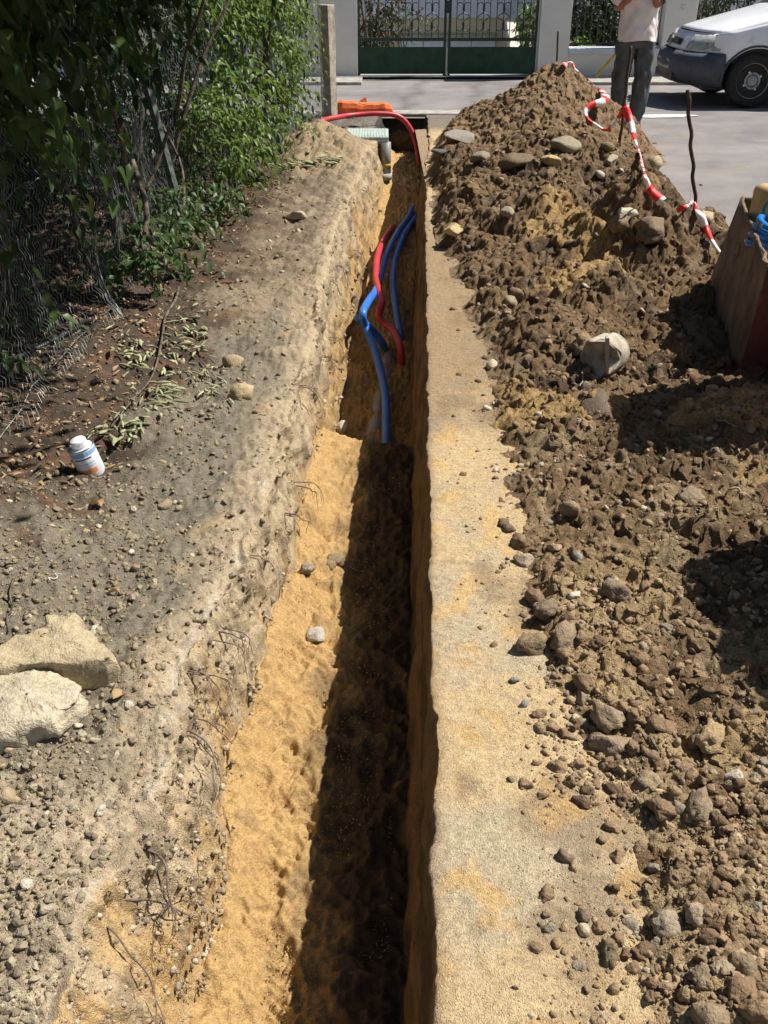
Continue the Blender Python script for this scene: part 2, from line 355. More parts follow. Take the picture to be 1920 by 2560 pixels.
def mz(X, Y):
    b, e = mbase(X, Y)
    m = sm(-.05, .16, e)*rfade(X, Y)
    return (b + (mnoise(X, Y)-.012)*m) * np.where(b > 0, 1, 1) - .03*(1-rfade(X, Y)) - .10*sm(2.8, 3.2, X)
def zs(X, Y): return np.maximum(gz(X, Y), mz(X, Y))

# ------------------------------------------------------------------ ground with the trench cut into it
def rows(n, py0=2920, py1=283.2):
    py = np.linspace(py0, py1, n); d = np.array([ray(960, p) for p in py]); return d[:, 1]*CAMH/-d[:, 2]
def dense(Y, mx):                          # no gap between rows wider than mx
    out = [Y[0]]
    for y in Y[1:]:
        k = max(1, int(math.ceil((y-out[-1])/mx))); a = out[-1]
        out += [a+(y-a)*(i+1)/k for i in range(k)]
    return np.array(out)
YR = np.concatenate([[-30, -8, -2, 0, .4], dense(rows(680), .024)])
NR_ = len(YR)
def ground():
    Y = YR[:, None]; t = Y*cP+CAMH*sP; t = np.maximum(t, 1.0)
    L = Lf(YR)[:, None]; R = Rf(YR)[:, None]; zf = zfloor(YR)[:, None]
    deep = sm(4.2, 4.6, Y)
    batL = .05+.05*deep+.10*sm(2.4, 1.0, Y)+.015*fbm(Y*3, 1.2, 9., 2); batR = .055+.02*deep
    u = np.linspace(1, 0, 235)[None, :-1]
    XL = L-(.47*t+.45)*u**1.35
    XL = np.concatenate([np.full((NR_, 1), -60.), np.full((NR_, 1), -9.), XL], 1)
    v = np.linspace(0, 1, 48)[None, :-1]
    XWL = L+batL*v; XF = (L+batL)+((R-batR)-(L+batL))*np.linspace(0, 1, 112)[None, :-1]
    v2 = np.linspace(0, 1, 40)[None, :-1]; XWR = (R-batR)+batR*v2
    ur = np.linspace(0, 1, 60)[None, :]; XR = R+.85*ur**1.7
    XR = np.concatenate([XR, np.full((NR_, 1), 2.6), np.full((NR_, 1), 60.)], 1)
    X = np.concatenate([XL, XWL, XF, XWR, XR], 1); YY = np.broadcast_to(Y, X.shape).copy()
    nL, nW, nF, nV = XL.shape[1], XWL.shape[1], XF.shape[1], XWR.shape[1]
    zl = gbase(L, Y); Z = gbase(X, YY)
    bank = (.10+.04*fbm(Y*2.3, .4, 1.7, 2))*(1-deep) + .06*sm(7.5, 9, Y)
    Z[:, nL:nL+nW] = zl+(zf+bank-zl)*v
    Z[:, nL+nW:nL+nW+nF] = zf + bank*np.exp(-((XF-(L+batL))/.10)**2)
    zfl = zf; zr = gbase(R, Y)
    Z[:, nL+nW+nF:nL+nW+nF+nV] = zfl+(zr-zfl)*v2
    for _ in range(3):
        for A in (X, Z): A[:, 3:-3] = .25*A[:, 2:-4]+.5*A[:, 3:-3]+.25*A[:, 4:-2]
    j = np.arange(X.shape[1])[None, :]
    rL = (j < nL+3); rWL = (j >= nL-2) & (j < nL+nW); rF = (j >= nL+nW) & (j < nL+nW+nF); rWR = (j >= nL+nW+nF) & (j < nL+nW+nF+nV+1)
    P = np.stack([X, YY, Z], -1)
    # flat ground: vertical relief; lips fade into the wall relief
    flat = np.where(rWL | rF | rWR, 0., 1.); 
    for _ in range(4): flat[:, 1:-1] = .25*flat[:, :-2]+.5*flat[:, 1:-1]+.25*flat[:, 2:]
    P[..., 2] += flat*gnoise(X, YY)
    wl = np.where(rWL, 1., 0.); wr = np.where(rWR, 1., 0.); fl = np.where(rF, 1., 0.)
    for A in (wl, wr, fl):
        for _ in range(5): A[:, 1:-1] = .25*A[:, :-2]+.5*A[:, 1:-1]+.25*A[:, 2:]
    def part(a, b, f):                      # evaluate only where that wall or floor is
        o_ = np.zeros_like(X); a = max(a, 0); sl_ = (slice(None), slice(a, b)); o_[sl_] = f(X[sl_], YY[sl_], Z[sl_]); return o_
    w0, w1, f0, f1, r0, r1 = nL-8, nL+nW+8, nL+nW-8, nL+nW+nF+8, nL+nW+nF-8, nL+nW+nF+nV+8
    n3 = part(w0, w1, lambda X, YY, Z: .030*fbm(X*3, YY*5, Z*6, 4)+.014*ridge(X*3, YY*16, Z*7+4, 3)+.008*fbm(X*9, YY*45, Z*13, 2))
    P[..., 0] += wl*n3*np.where(rWL, (1-sm(.6, 1., np.clip((zl-Z)/np.maximum(zl-zf-bank, .1), 0, 1))*.85), 1.) - wr*part(r0, r1, lambda X, YY, Z: .014*fbm(X*3, YY*4, Z*6+9, 3)+.003*ridge(X*3, YY*6, Z*5, 2)+.003*fbm(X*9, YY*30, Z*8, 2))
    P[..., 2] += wl*part(w0, w1, lambda X, YY, Z: .015*fbm(X*8, YY*8, Z*8, 3))
    fsl = (slice(None), slice(f0, f1)); Xa, Ya = X, YY; X, YY = X[fsl], YY[fsl]
    fn = .026*fbm(X*5, YY*5, 3.3, 3)+.014*ridge(X*13, YY*13, 1.1, 2)+.007*fbm(X*42, YY*42, 2.2, 2)+.009*worley(X*16, YY*16, 31)
    # boot prints pressed into the sand
    for k in range(16):
        cy = 1.25+.19*k+.03*math.sin(k*5.1); cx = -.27+.05*math.sin(k*2.3)-.02*(k % 2); a = .25*math.sin(k*1.7)
        dx = (X-cx)*math.cos(a)+(YY-cy)*math.sin(a); dy = -(X-cx)*math.sin(a)+(YY-cy)*math.cos(a)
        q = (np.abs(dx/.05)**3+np.abs(dy/.13)**3)**(1/3); inn = sm(1.25, .75, q)
        tread = np.sin(dy*170+3*np.sin(dx*70+k))*np.cos(dx*75+k)
        fn = fn - inn*(.013+.006*tread) + .005*np.exp(-((q-1.25)/.2)**2)
    X, YY = Xa, Ya; P[fsl+(2,)] += fl[fsl]*fn
    # ground colours, with some trench shade put into the floor
    c = lambda r, g, b: np.array([r, g, b])
    DARK, GREY, BEIGE, SAND, DUST, BROWN, WHITE = c(.066, .047, .034), c(.195, .17, .128), c(.33, .262, .175), c(.47, .305, .130), c(.53, .395, .225), c(.20, .145, .09), c(.52, .46, .37)
    n1 = fbm(X*2.6, YY*2.6, .9, 4); n2 = fbm(X*6.5, YY*6.5, 3.9, 4); n4 = fbm(X*1.2, YY*1.2, 6.1, 3)
    C = np.broadcast_to(BEIGE, X.shape+(3,)).copy()
    def mixc(C, col, a): return C*(1-a[..., None])+col*a[..., None]
    dl = L-X                                # distance from the left lip
    C = mixc(C, SAND*.85+.03, sm(.15, .6, n2)*.5)
    g = sm(.02, .14, dl+.12*n1)*(.45+.55*sm(1.25, 1.8, YY+.35*n2))*sm(5.4, 4.3, YY+.5*n1)
    C = mixc(C, GREY, g*.95)
    far = sm(4.4, 6.0, YY+.5*n1)*sm(.02, .14, dl+.08*n2)
    C = mixc(C, c(.17, .125, .088), far*.88); C = mixc(C, c(.33, .26, .175), far*sm(.15, .5, n2)*.6)
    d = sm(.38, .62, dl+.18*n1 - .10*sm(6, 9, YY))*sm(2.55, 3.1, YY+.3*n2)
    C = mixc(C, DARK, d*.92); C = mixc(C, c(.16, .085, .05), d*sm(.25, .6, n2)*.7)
    C = mixc(C, c(.46, .375, .265), sm(1.72, 1.25, YY+.35*n1)*sm(-.4, .3, n2+.25)*.75); C = mixc(C, c(.44, .35, .235), np.exp(-((dl-.02)/.085)**2)*sm(-.5, .2, n2+.2)*(.7-.45*sm(4.2, 5.2, YY)))
    hp = np.exp(-((X+.50)/.48)**2-((YY-9.2)/1.0)**2); C = mixc(C, c(.33, .25, .155), sm(.25, .6, hp+.15*n1)*.9)
    lip = np.exp(-(dl/.035)**2)*sm(1.6, 1.2, np.abs(YY-1.7+.2*n2))*(dl > -.2); C = mixc(C, WHITE, np.clip(lip*sm(.1, .55, n2+.1), 0, .55))
    # walls and floor
    wz = np.clip(-P[..., 2]/.5, 0, 1.6)
    WL = mixc(np.broadcast_to(c(.46, .36, .23), C.shape), SAND, sm(.35, .9, wz+.5*n2+.55*sm(1.75, 1.2, YY))*.9); WL = mixc(WL, c(.22, .165, .11), sm(.25, .6, part(w0, w1, lambda X, YY, Z: fbm(X*3, YY*5, Z*6, 3)))*.55)
    C = C*(1-wl[..., None])+WL*wl[..., None]
    FL = mixc(np.broadcast_to(SAND, C.shape), c(.085, .06, .036), sm(-.30, -.12, X-.07*n1-(.02*YY)+.05*n2)*sm(4.6, 4.2, YY)*.93)  # dark soil on the right, with the trench shade painted into its colour
    FL = mixc(FL, c(.32, .2, .09), sm(4.3, 4.5, YY)*sm(9.5, 8, YY)*.6); FL = mixc(FL, c(.30, .20, .10), sm(.35, .75, n2)*.55)
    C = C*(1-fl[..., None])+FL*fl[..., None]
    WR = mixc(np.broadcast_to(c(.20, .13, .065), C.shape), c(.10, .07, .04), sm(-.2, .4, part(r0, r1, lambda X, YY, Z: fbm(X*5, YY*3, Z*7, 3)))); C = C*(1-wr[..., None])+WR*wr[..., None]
    right = np.where(j >= nL+nW+nF+nV+1, 1., 0.)*np.ones_like(X)
    RS = mixc(np.broadcast_to(DUST, C.shape), c(.46, .375, .25), sm(-.05, .45, n1+.2*n4)); RS = mixc(RS, c(.60, .39, .16), sm(.15, .55, n2+.35*n4)*.7)
    RS = mixc(RS, c(.23, .165, .105), sm(.12, .6, fbm(X*3.5, YY*3.1, 8.8, 4)+.9*(X-R-.27)+.35*n2)*.6); RS = mixc(RS, c(.25, .175, .105), sm(2.9, 4.2, YY+.6*n1)*sm(8, 6, YY)*.7)
    RS = mixc(RS, c(.50, .33, .145), sm(2.6, 1.6, YY+.5*n1)*sm(-.1, .5, n2+.4*n4)*.6); RS = mixc(RS, c(.26, .18, .11), np.exp(-((X-R)/.02)**2)*.6)
    C = C*(1-right[..., None])+RS*right[..., None]
    # the broken asphalt crust along the far end of the cut
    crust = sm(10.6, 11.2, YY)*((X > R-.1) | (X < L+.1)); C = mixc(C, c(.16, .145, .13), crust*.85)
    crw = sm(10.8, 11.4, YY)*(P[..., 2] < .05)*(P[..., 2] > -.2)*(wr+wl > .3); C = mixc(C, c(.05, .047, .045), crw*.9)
    # far end face of the trench under the kerb
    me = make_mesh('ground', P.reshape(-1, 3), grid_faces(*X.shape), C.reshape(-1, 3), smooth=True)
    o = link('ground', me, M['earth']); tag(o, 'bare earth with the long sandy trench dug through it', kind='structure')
    # end face
    e0 = P[-1]; k0, k1 = nL-4, nL+nW+nF+nV+4; top = e0[k0:k1].copy(); bot = top.copy()
    zz = np.linspace(0, 1, 30)[:, None]; W = np.zeros((30, k1-k0, 3)); W[..., 0] = top[:, 0]; W[..., 1] = 12.0
    W[..., 2] = top[:, 2]*(1-zz)+.0*zz
    W[..., 1] -= .04*fbm(W[..., 0]*9, 2., W[..., 2]*9, 3)*np.sin(zz*math.pi)+.05*np.sin(zz*math.pi)
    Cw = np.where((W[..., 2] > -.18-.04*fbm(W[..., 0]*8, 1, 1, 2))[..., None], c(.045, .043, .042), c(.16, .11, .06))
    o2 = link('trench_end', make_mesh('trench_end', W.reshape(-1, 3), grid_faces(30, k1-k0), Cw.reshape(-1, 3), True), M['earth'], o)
    return o
GROUND = ground()

# ------------------------------------------------------------------ spoil heap
def mound():
    YM = np.concatenate([np.linspace(-.1, .76, 40), dense(rows(620, 2900, 296), .0145)]); t = YM*cP+CAMH*sP
    xm = np.clip(.46*t+.30, 1.45, 3.25)
    X = np.concatenate([.34+(xm[:, None]-.34)*np.linspace(0, 1, 350)[None, :], xm[:, None]+(3.3-xm[:, None])*np.linspace(0, 1, 46)[None, 1:]], 1); Y = np.broadcast_to(YM[:, None], X.shape)
    b, e = mbase(X, Y); Z = mz(X, Y)
    Z = Z-.22*sm(.75, -.1, Y+.12*fbm(X*3, Y*3, 6.6, 2)); Z = np.where(Y > 11.2, Z-.12*sm(11.15, 11.65, Y), Z)
    # overhanging clods: push the surface sideways a little
    P = np.stack([X+(.020*fbm(X*16, Y*16, 7.7, 2)+.010*fbm(X*38, Y*38, 1.7, 2))*sm(0, .2, e), Y+.020*fbm(X*16, Y*16, 2.7, 2)+.012*fbm(X*38, Y*38, 4.7, 2), Z], -1)
    c = lambda *a: np.array(a); n1 = fbm(X*2.2, Y*2.2, .4, 4); n2 = fbm(X*6, Y*6, 4.4, 4); n3 = fbm(X*1.3+5, Y*1.3, 2.4, 3)
    C = np.broadcast_to(c(.195, .128, .070), X.shape+(3,)).copy()
    mixc = lambda C, col, a: C*(1-a[..., None])+col*a[..., None]
    C = mixc(C, c(.098, .067, .042), sm(.1, .5, n1)*.8); C = mixc(C, c(.27, .20, .125), sm(.15, .5, n2)*.7)
    C = mixc(C, c(.42, .28, .12), sm(.35, .7, n3+.35*n2)*.8)
    C = mixc(C, c(.29, .195, .112), sm(8.3, 9.2, Y+.3*n1)*.75)
    near = sm(3.5, 2.4, Y+.4*n1); C = mixc(C, c(.36, .265, .15), near*sm(-.35, .35, n2+.4*n3-.35*(X-.75))*.9); C = mixc(C, c(.46, .325, .165), near*sm(.15, .5, n1-.4*(X-.75))*.6); C = mixc(C, c(.085, .062, .042), np.exp(-((X-1.12)/.26)**2-((Y-2.2)/.3)**2)*.85)  # last dark spot paints deeper shade where the dumper's shadow falls
    sandy = np.exp(-((X-1.42)/.35)**2-((Y-3.32)/.16)**2); C = mixc(C, c(.50, .33, .15), sm(.3, .6, sandy+.25*n2)*.85)
    left = sm(.10, -.04, e); C = mixc(C, c(.40, .30, .19), left*.8)
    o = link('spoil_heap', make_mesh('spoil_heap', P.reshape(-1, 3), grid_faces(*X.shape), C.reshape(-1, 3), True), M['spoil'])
    tag(o, 'long brown heap of dug out soil rising to a peak by the road', 'soil heap')
mound()

# ------------------------------------------------------------------ road, kerb, pavement
def sheet(name, x0, x1, y0, y1, z, nx, ny, colf, m, kind='structure'):
    X, Y = np.meshgrid(np.linspace(x0, x1, nx), np.linspace(y0, y1, ny)); Z = np.full_like(X, z) if np.isscalar(z) else z(X, Y)
    o = link(name, make_mesh(name, np.stack([X, Y, Z], -1).reshape(-1, 3), grid_faces(ny, nx), colf(X, Y).reshape(-1, 3)), m)
    tag(o, kind=kind); return o
def roadcol(X, Y):
    n = fbm(X*.9, Y*.9, 1.5, 4); n2 = fbm(X*4, Y*4, .5, 4); C = np.zeros(X.shape+(3,)); C[:] = (.215, .205, .205)
    C = C*(1+.18*n[..., None])
    for xx, wd in ((.27, .09), (1.12, .08)):
        a = np.exp(-((X-xx-.05*np.sin(Y*5)-.12*(Y-13))/wd)**4)*(Y > 12.3); C = C*(1-.35*a[..., None])
    d = sm(.0, .5, n2+.5*sm(3.9, 2.7, X)*sm(12, 11, Y)); C = C*(1-.3*d[..., None])+np.array((.30, .25, .20))*.3*d[..., None]
    return C
sheet('road', -14, 26, 12.32, 15.75, -.004, 360, 70, roadcol, M['asphalt'])
sheet('driveway', .96, 26, 11.3, 12.315, .002, 200, 24, roadcol, M['asphalt'])
sheet('driveway', 1.9, 26, -20, 11.3, .004, 300, 260, roadcol, M['asphalt'])
sheet('verge', -14, 1.9, 11.9, 12.06, -.02, 20, 4, lambda X, Y: np.zeros(X.shape+(3,))+(.2, .18, .15), M['asphalt'])
kerb = empty('kerb', (0, 12.16, 0)); tag(kerb, kind='structure')
for i in range(7):
    x0 = -6.05+i*1.0
    mb = MB().box((x0+.5, 0, -.06), (.985, .29, .155)); o = mb.build('kerbstone', M['concg'], kerb, bevel=.012)
    o.location.z = .004*math.sin(i*3.1)
for x0, x1 in ((-14, -.32), (2.55, 26)):
    pave = MB().box(((x0+x1)/2, 15.36, .015), (x1-x0, .80, .05)).build('pavement', M['concg'], bevel=.01); tag(pave, kind='structure')
mb = MB(); pts = [(.36*(1+.25*math.sin(3*a)+.15*math.sin(7*a+1))*math.cos(a), .16*(1+.3*math.sin(2*a+1))*math.sin(a)) for a in np.linspace(0, 2*math.pi, 28, endpoint=False)]
q = at(1655, 292); mb.prism(pts, 0.0085, .0105, Matrix.Translation((q.x, q.y, 0)))
tag(mb.build('road_marking', M['whitepaint']), 'worn white paint blotch on the asphalt before the van', kind='structure')
# ------------------------------------------------------------------ stones and clods
def ico(n):
    bm = bmesh.new(); bmesh.ops.create_icosphere(bm, subdivisions=n, radius=1); bm.verts.ensure_lookup_table()
    V = np.array([v.co[:] for v in bm.verts]); F = np.array([[v.index for v in f.verts] for f in bm.faces]); bm.free(); return V, F
ICO = {n: ico(n) for n in (1, 2, 3, 4)}
def rock_geo(lvl, rs, angular=True, rough=.12, flat=.75, st=(1, .72)):
    V, F = ICO[lvl]; V = V.copy(); r = np.random.default_rng(rs)
    if angular:
        for _ in range(9):
            n = r.normal(size=3); n /= np.linalg.norm(n); d = r.uniform(.42, .82)
            V -= np.maximum(V@n-d, 0)[:, None]*n[None, :]
    else:
        for _ in range(6):
            n = r.normal(size=3); n /= np.linalg.norm(n); d = r.uniform(.6, .92)
            V -= .8*np.maximum(V@n-d, 0)[:, None]*n[None, :]
        o = r.uniform(0, 50, 3)
        if lvl > 1: V = V*(1+.13*ridge(V[:, 0]*2.6+o[0], V[:, 1]*2.6+o[1], V[:, 2]*2.6, 2+(lvl > 2)))[:, None]*.93
    o = r.uniform(0, 50, 3)
    V = V*(1+rough*fbm(V[:, 0]*1.7+o[0], V[:, 1]*1.7+o[1], V[:, 2]*1.7+o[2], 2+lvl//2))[:, None]
    V *= np.array([1, r.uniform(.62, 1.0), flat*r.uniform(.75, 1.1)]); return V, F
STONE1 = [rock_geo(2, 10+i, True, .10, .62) for i in range(8)]; CLOD1 = [rock_geo(2, 40+i, i % 2 == 0, .30, .78) for i in range(8)]
STONE0 = [rock_geo(1, 70+i, True, .10, .65) for i in range(8)]; GRIT = [rock_geo(1, 90+i, True, .2, .7) for i in range(4)]
CLODH = [rock_geo(3, 140+i, i % 2 == 0, .34, .8) for i in range(8)]; STONEH = [rock_geo(3, 160+i, True, .12, .65) for i in range(8)]
def rotm(n, r, tilt=.5):
    a = r.uniform(0, 2*math.pi, n); b = r.normal(0, tilt, n); c = r.normal(0, tilt, n)
    ca, sa, cb, sb, cc, sc = np.cos(a), np.sin(a), np.cos(b), np.sin(b), np.cos(c), np.sin(c); Z = np.zeros(n); O = np.ones(n)
    Rz = np.array([[ca, -sa, Z], [sa, ca, Z], [Z, Z, O]]).transpose(2, 0, 1); Rx = np.array([[O, Z, Z], [Z, cb, -sb], [Z, sb, cb]]).transpose(2, 0, 1); Ry = np.array([[cc, Z, sc], [Z, O, Z], [-sc, Z, cc]]).transpose(2, 0, 1)
    return Rz@Rx@Ry
def scatter_mesh(name, pos, rad, cols, templates, mat_, label=None, r=None, smooth=False):
    r = r or RNG; n = len(pos); R = rotm(n, r); k = r.integers(0, len(templates), n); Vs, Fs, Cs = [], [], []; off = 0
    for q, (TV, TF) in enumerate(templates):
        s = np.where(k == q)[0]
        if not len(s): continue
        V = np.einsum('nij,vj->nvi', R[s], TV)*rad[s][:, None, None]+pos[s][:, None, :]
        Vs.append(V.reshape(-1, 3)); Fs.append((TF[None]+(np.arange(len(s))*len(TV))[:, None, None]+off).reshape(-1, 3)); off += V.shape[0]*V.shape[1]
        Cs.append(np.repeat(cols[s], len(TV), 0))
    me = make_mesh(name, np.concatenate(Vs), np.concatenate(Fs), np.concatenate(Cs), smooth)
    o = link(name, me, mat_); tag(o, label, kind='stuff'); return o
def col_mesh(name, geo, col, smooth=False): return make_mesh(name, geo[0], geo[1], np.broadcast_to(col, geo[0].shape), smooth)
TS = np.geomspace(.9, 16, 1100)
_gx, _gy = np.arange(-3.2, 3.4, .02), np.arange(.6, 12, .02); _GX, _GY = np.meshgrid(_gx, _gy); _GZ = zs(_GX, _GY)
def zq(x, y):
    i = np.clip((np.asarray(x)-_gx[0])/.02, 0, len(_gx)-1.001); j = np.clip((np.asarray(y)-_gy[0])/.02, 0, len(_gy)-1.001); i0, j0 = i.astype(int), j.astype(int); u, v = i-i0, j-j0
    return (_GZ[j0, i0]*(1-u)+_GZ[j0, i0+1]*u)*(1-v)+(_GZ[j0+1, i0]*(1-u)+_GZ[j0+1, i0+1]*u)*v
def hit(px, py, f=None):
    d = np.array(ray(px, py)); Q = d[None, :]*TS[:, None]; Q[:, 2] += CAMH
    zz = zq(Q[:, 0], Q[:, 1]) if f is None else np.array([f(x, y) for x, y in Q[::4, :2]]).repeat(4)[:len(Q)]
    k = np.where(Q[:, 2] <= zz)[0]
    if not len(k): return at(px, py), 10
    i = k[0]; return Vector((Q[i, 0], Q[i, 1], zz[i])), TS[i]
def put_rock(name, px, py, size, geo, col, m, sink=.25, rz=None, label=None, cat='stone', group=None, f=None, sc=(1, 1, 1), rot=None, smooth=True):
    p, t = hit(px, py+size*.25, f); r_ = size*t/FPX/2
    o = link(name, col_mesh(name, geo, np.array(col), smooth), m); o.location = (p.x, p.y, p.z+r_*(.62-sink)*sc[2]-r_*.1); o.scale = (r_*sc[0], r_*sc[1], r_*sc[2])
    o.rotation_euler = rot or (random.uniform(-.25, .25), random.uniform(-.25, .25), random.uniform(0, 6.28) if rz is None else rz)
    tag(o, label, cat, group); return o
BRN, PALE, SANDY, GRY = (.235, .16, .095), (.42, .35, .25), (.44, .31, .16), (.25, .235, .205)
# single stones that the photograph sets apart
def slab_rock(name, label, pix, h, col, seed, undercut=.04):
    top = np.array([tuple(at(x, y, h)) for x, y in pix]); cen = top.mean(0); n = 96; k = len(top)
    f = np.linspace(0, k, n, endpoint=False); i = f.astype(int); u = (f-i)[:, None]; O = top[i]*(1-u)+top[(i+1) % k]*u; O = O-cen; O[:, 2] = 0
    rings = []
    for sc_, z in [(1e-3, h*1.06), (.12, h*1.06), (.25, h*1.05), (.38, h*1.05), (.5, h*1.04), (.62, h*1.03), (.74, h*1.02), (.85, h*1.0), (.93, h*.98), (.98, h*.94), (1.01, h*.82), (1.02, h*.6), (1.0, h*.35), (.98, h*.1), (.95, -.03)]:
        R_ = O*sc_; R_ = R_.copy(); R_[:, 2] = z; rings.append(R_)
    A = np.array(rings); A = np.concatenate([A, A[:, :1]], 1); q = A*1.0
    st_ = np.round(ridge(q[..., 0]*5+seed, q[..., 1]*5, q[..., 2]*14, 2)*2.2)/2.2          # stepped fracture ledges
    A[..., 2] += .010*st_*np.clip(A[..., 2]/h, 0, 1)+.006*fbm(q[..., 0]*24, q[..., 1]*24, q[..., 2]*24+seed, 3)
    side = (.012*fbm(q[..., 0]*18, q[..., 1]*18, q[..., 2]*30+seed, 3)+.010*np.round(2*fbm(q[..., 0]*6, q[..., 1]*6, q[..., 2]*40, 1)))[..., None]; dr = A.copy(); dr[..., 2] = 0; dr /= np.linalg.norm(dr, axis=2)[..., None]+1e-6; A += dr*side
    c_ = np.array(col)*(1+.16*fbm(q[..., 0]*9+seed, q[..., 1]*9, q[..., 2]*9, 3))[..., None]
    o = link(name, make_mesh(name, A.reshape(-1, 3), grid_faces(*A.shape[:2]), c_.reshape(-1, 3), False), M['stone']); o.location = (cen[0], cen[1], float(zq(cen[0], cen[1]))-.012); tag(o, label, 'rock'); return o
slab_rock('limestone_block', 'large pale limestone block behind its flat twin on the left edge', [(-70, 1640), (0, 1606), (40, 1585), (70, 1580), (108, 1556), (112, 1532), (150, 1527), (195, 1533), (208, 1562), (245, 1590), (282, 1618), (288, 1640), (262, 1652), (190, 1655), (120, 1646), (60, 1652), (0, 1660)], .095, (.43, .35, .225), 3)
slab_rock('limestone_slab', 'flat creamy limestone slab lying foremost at the left edge', [(-90, 1668), (-20, 1655), (50, 1660), (112, 1668), (165, 1698), (205, 1722), (192, 1752), (158, 1778), (132, 1800), (85, 1808), (30, 1822), (-40, 1832), (-90, 1836)], .065, (.50, .43, .31), 8)
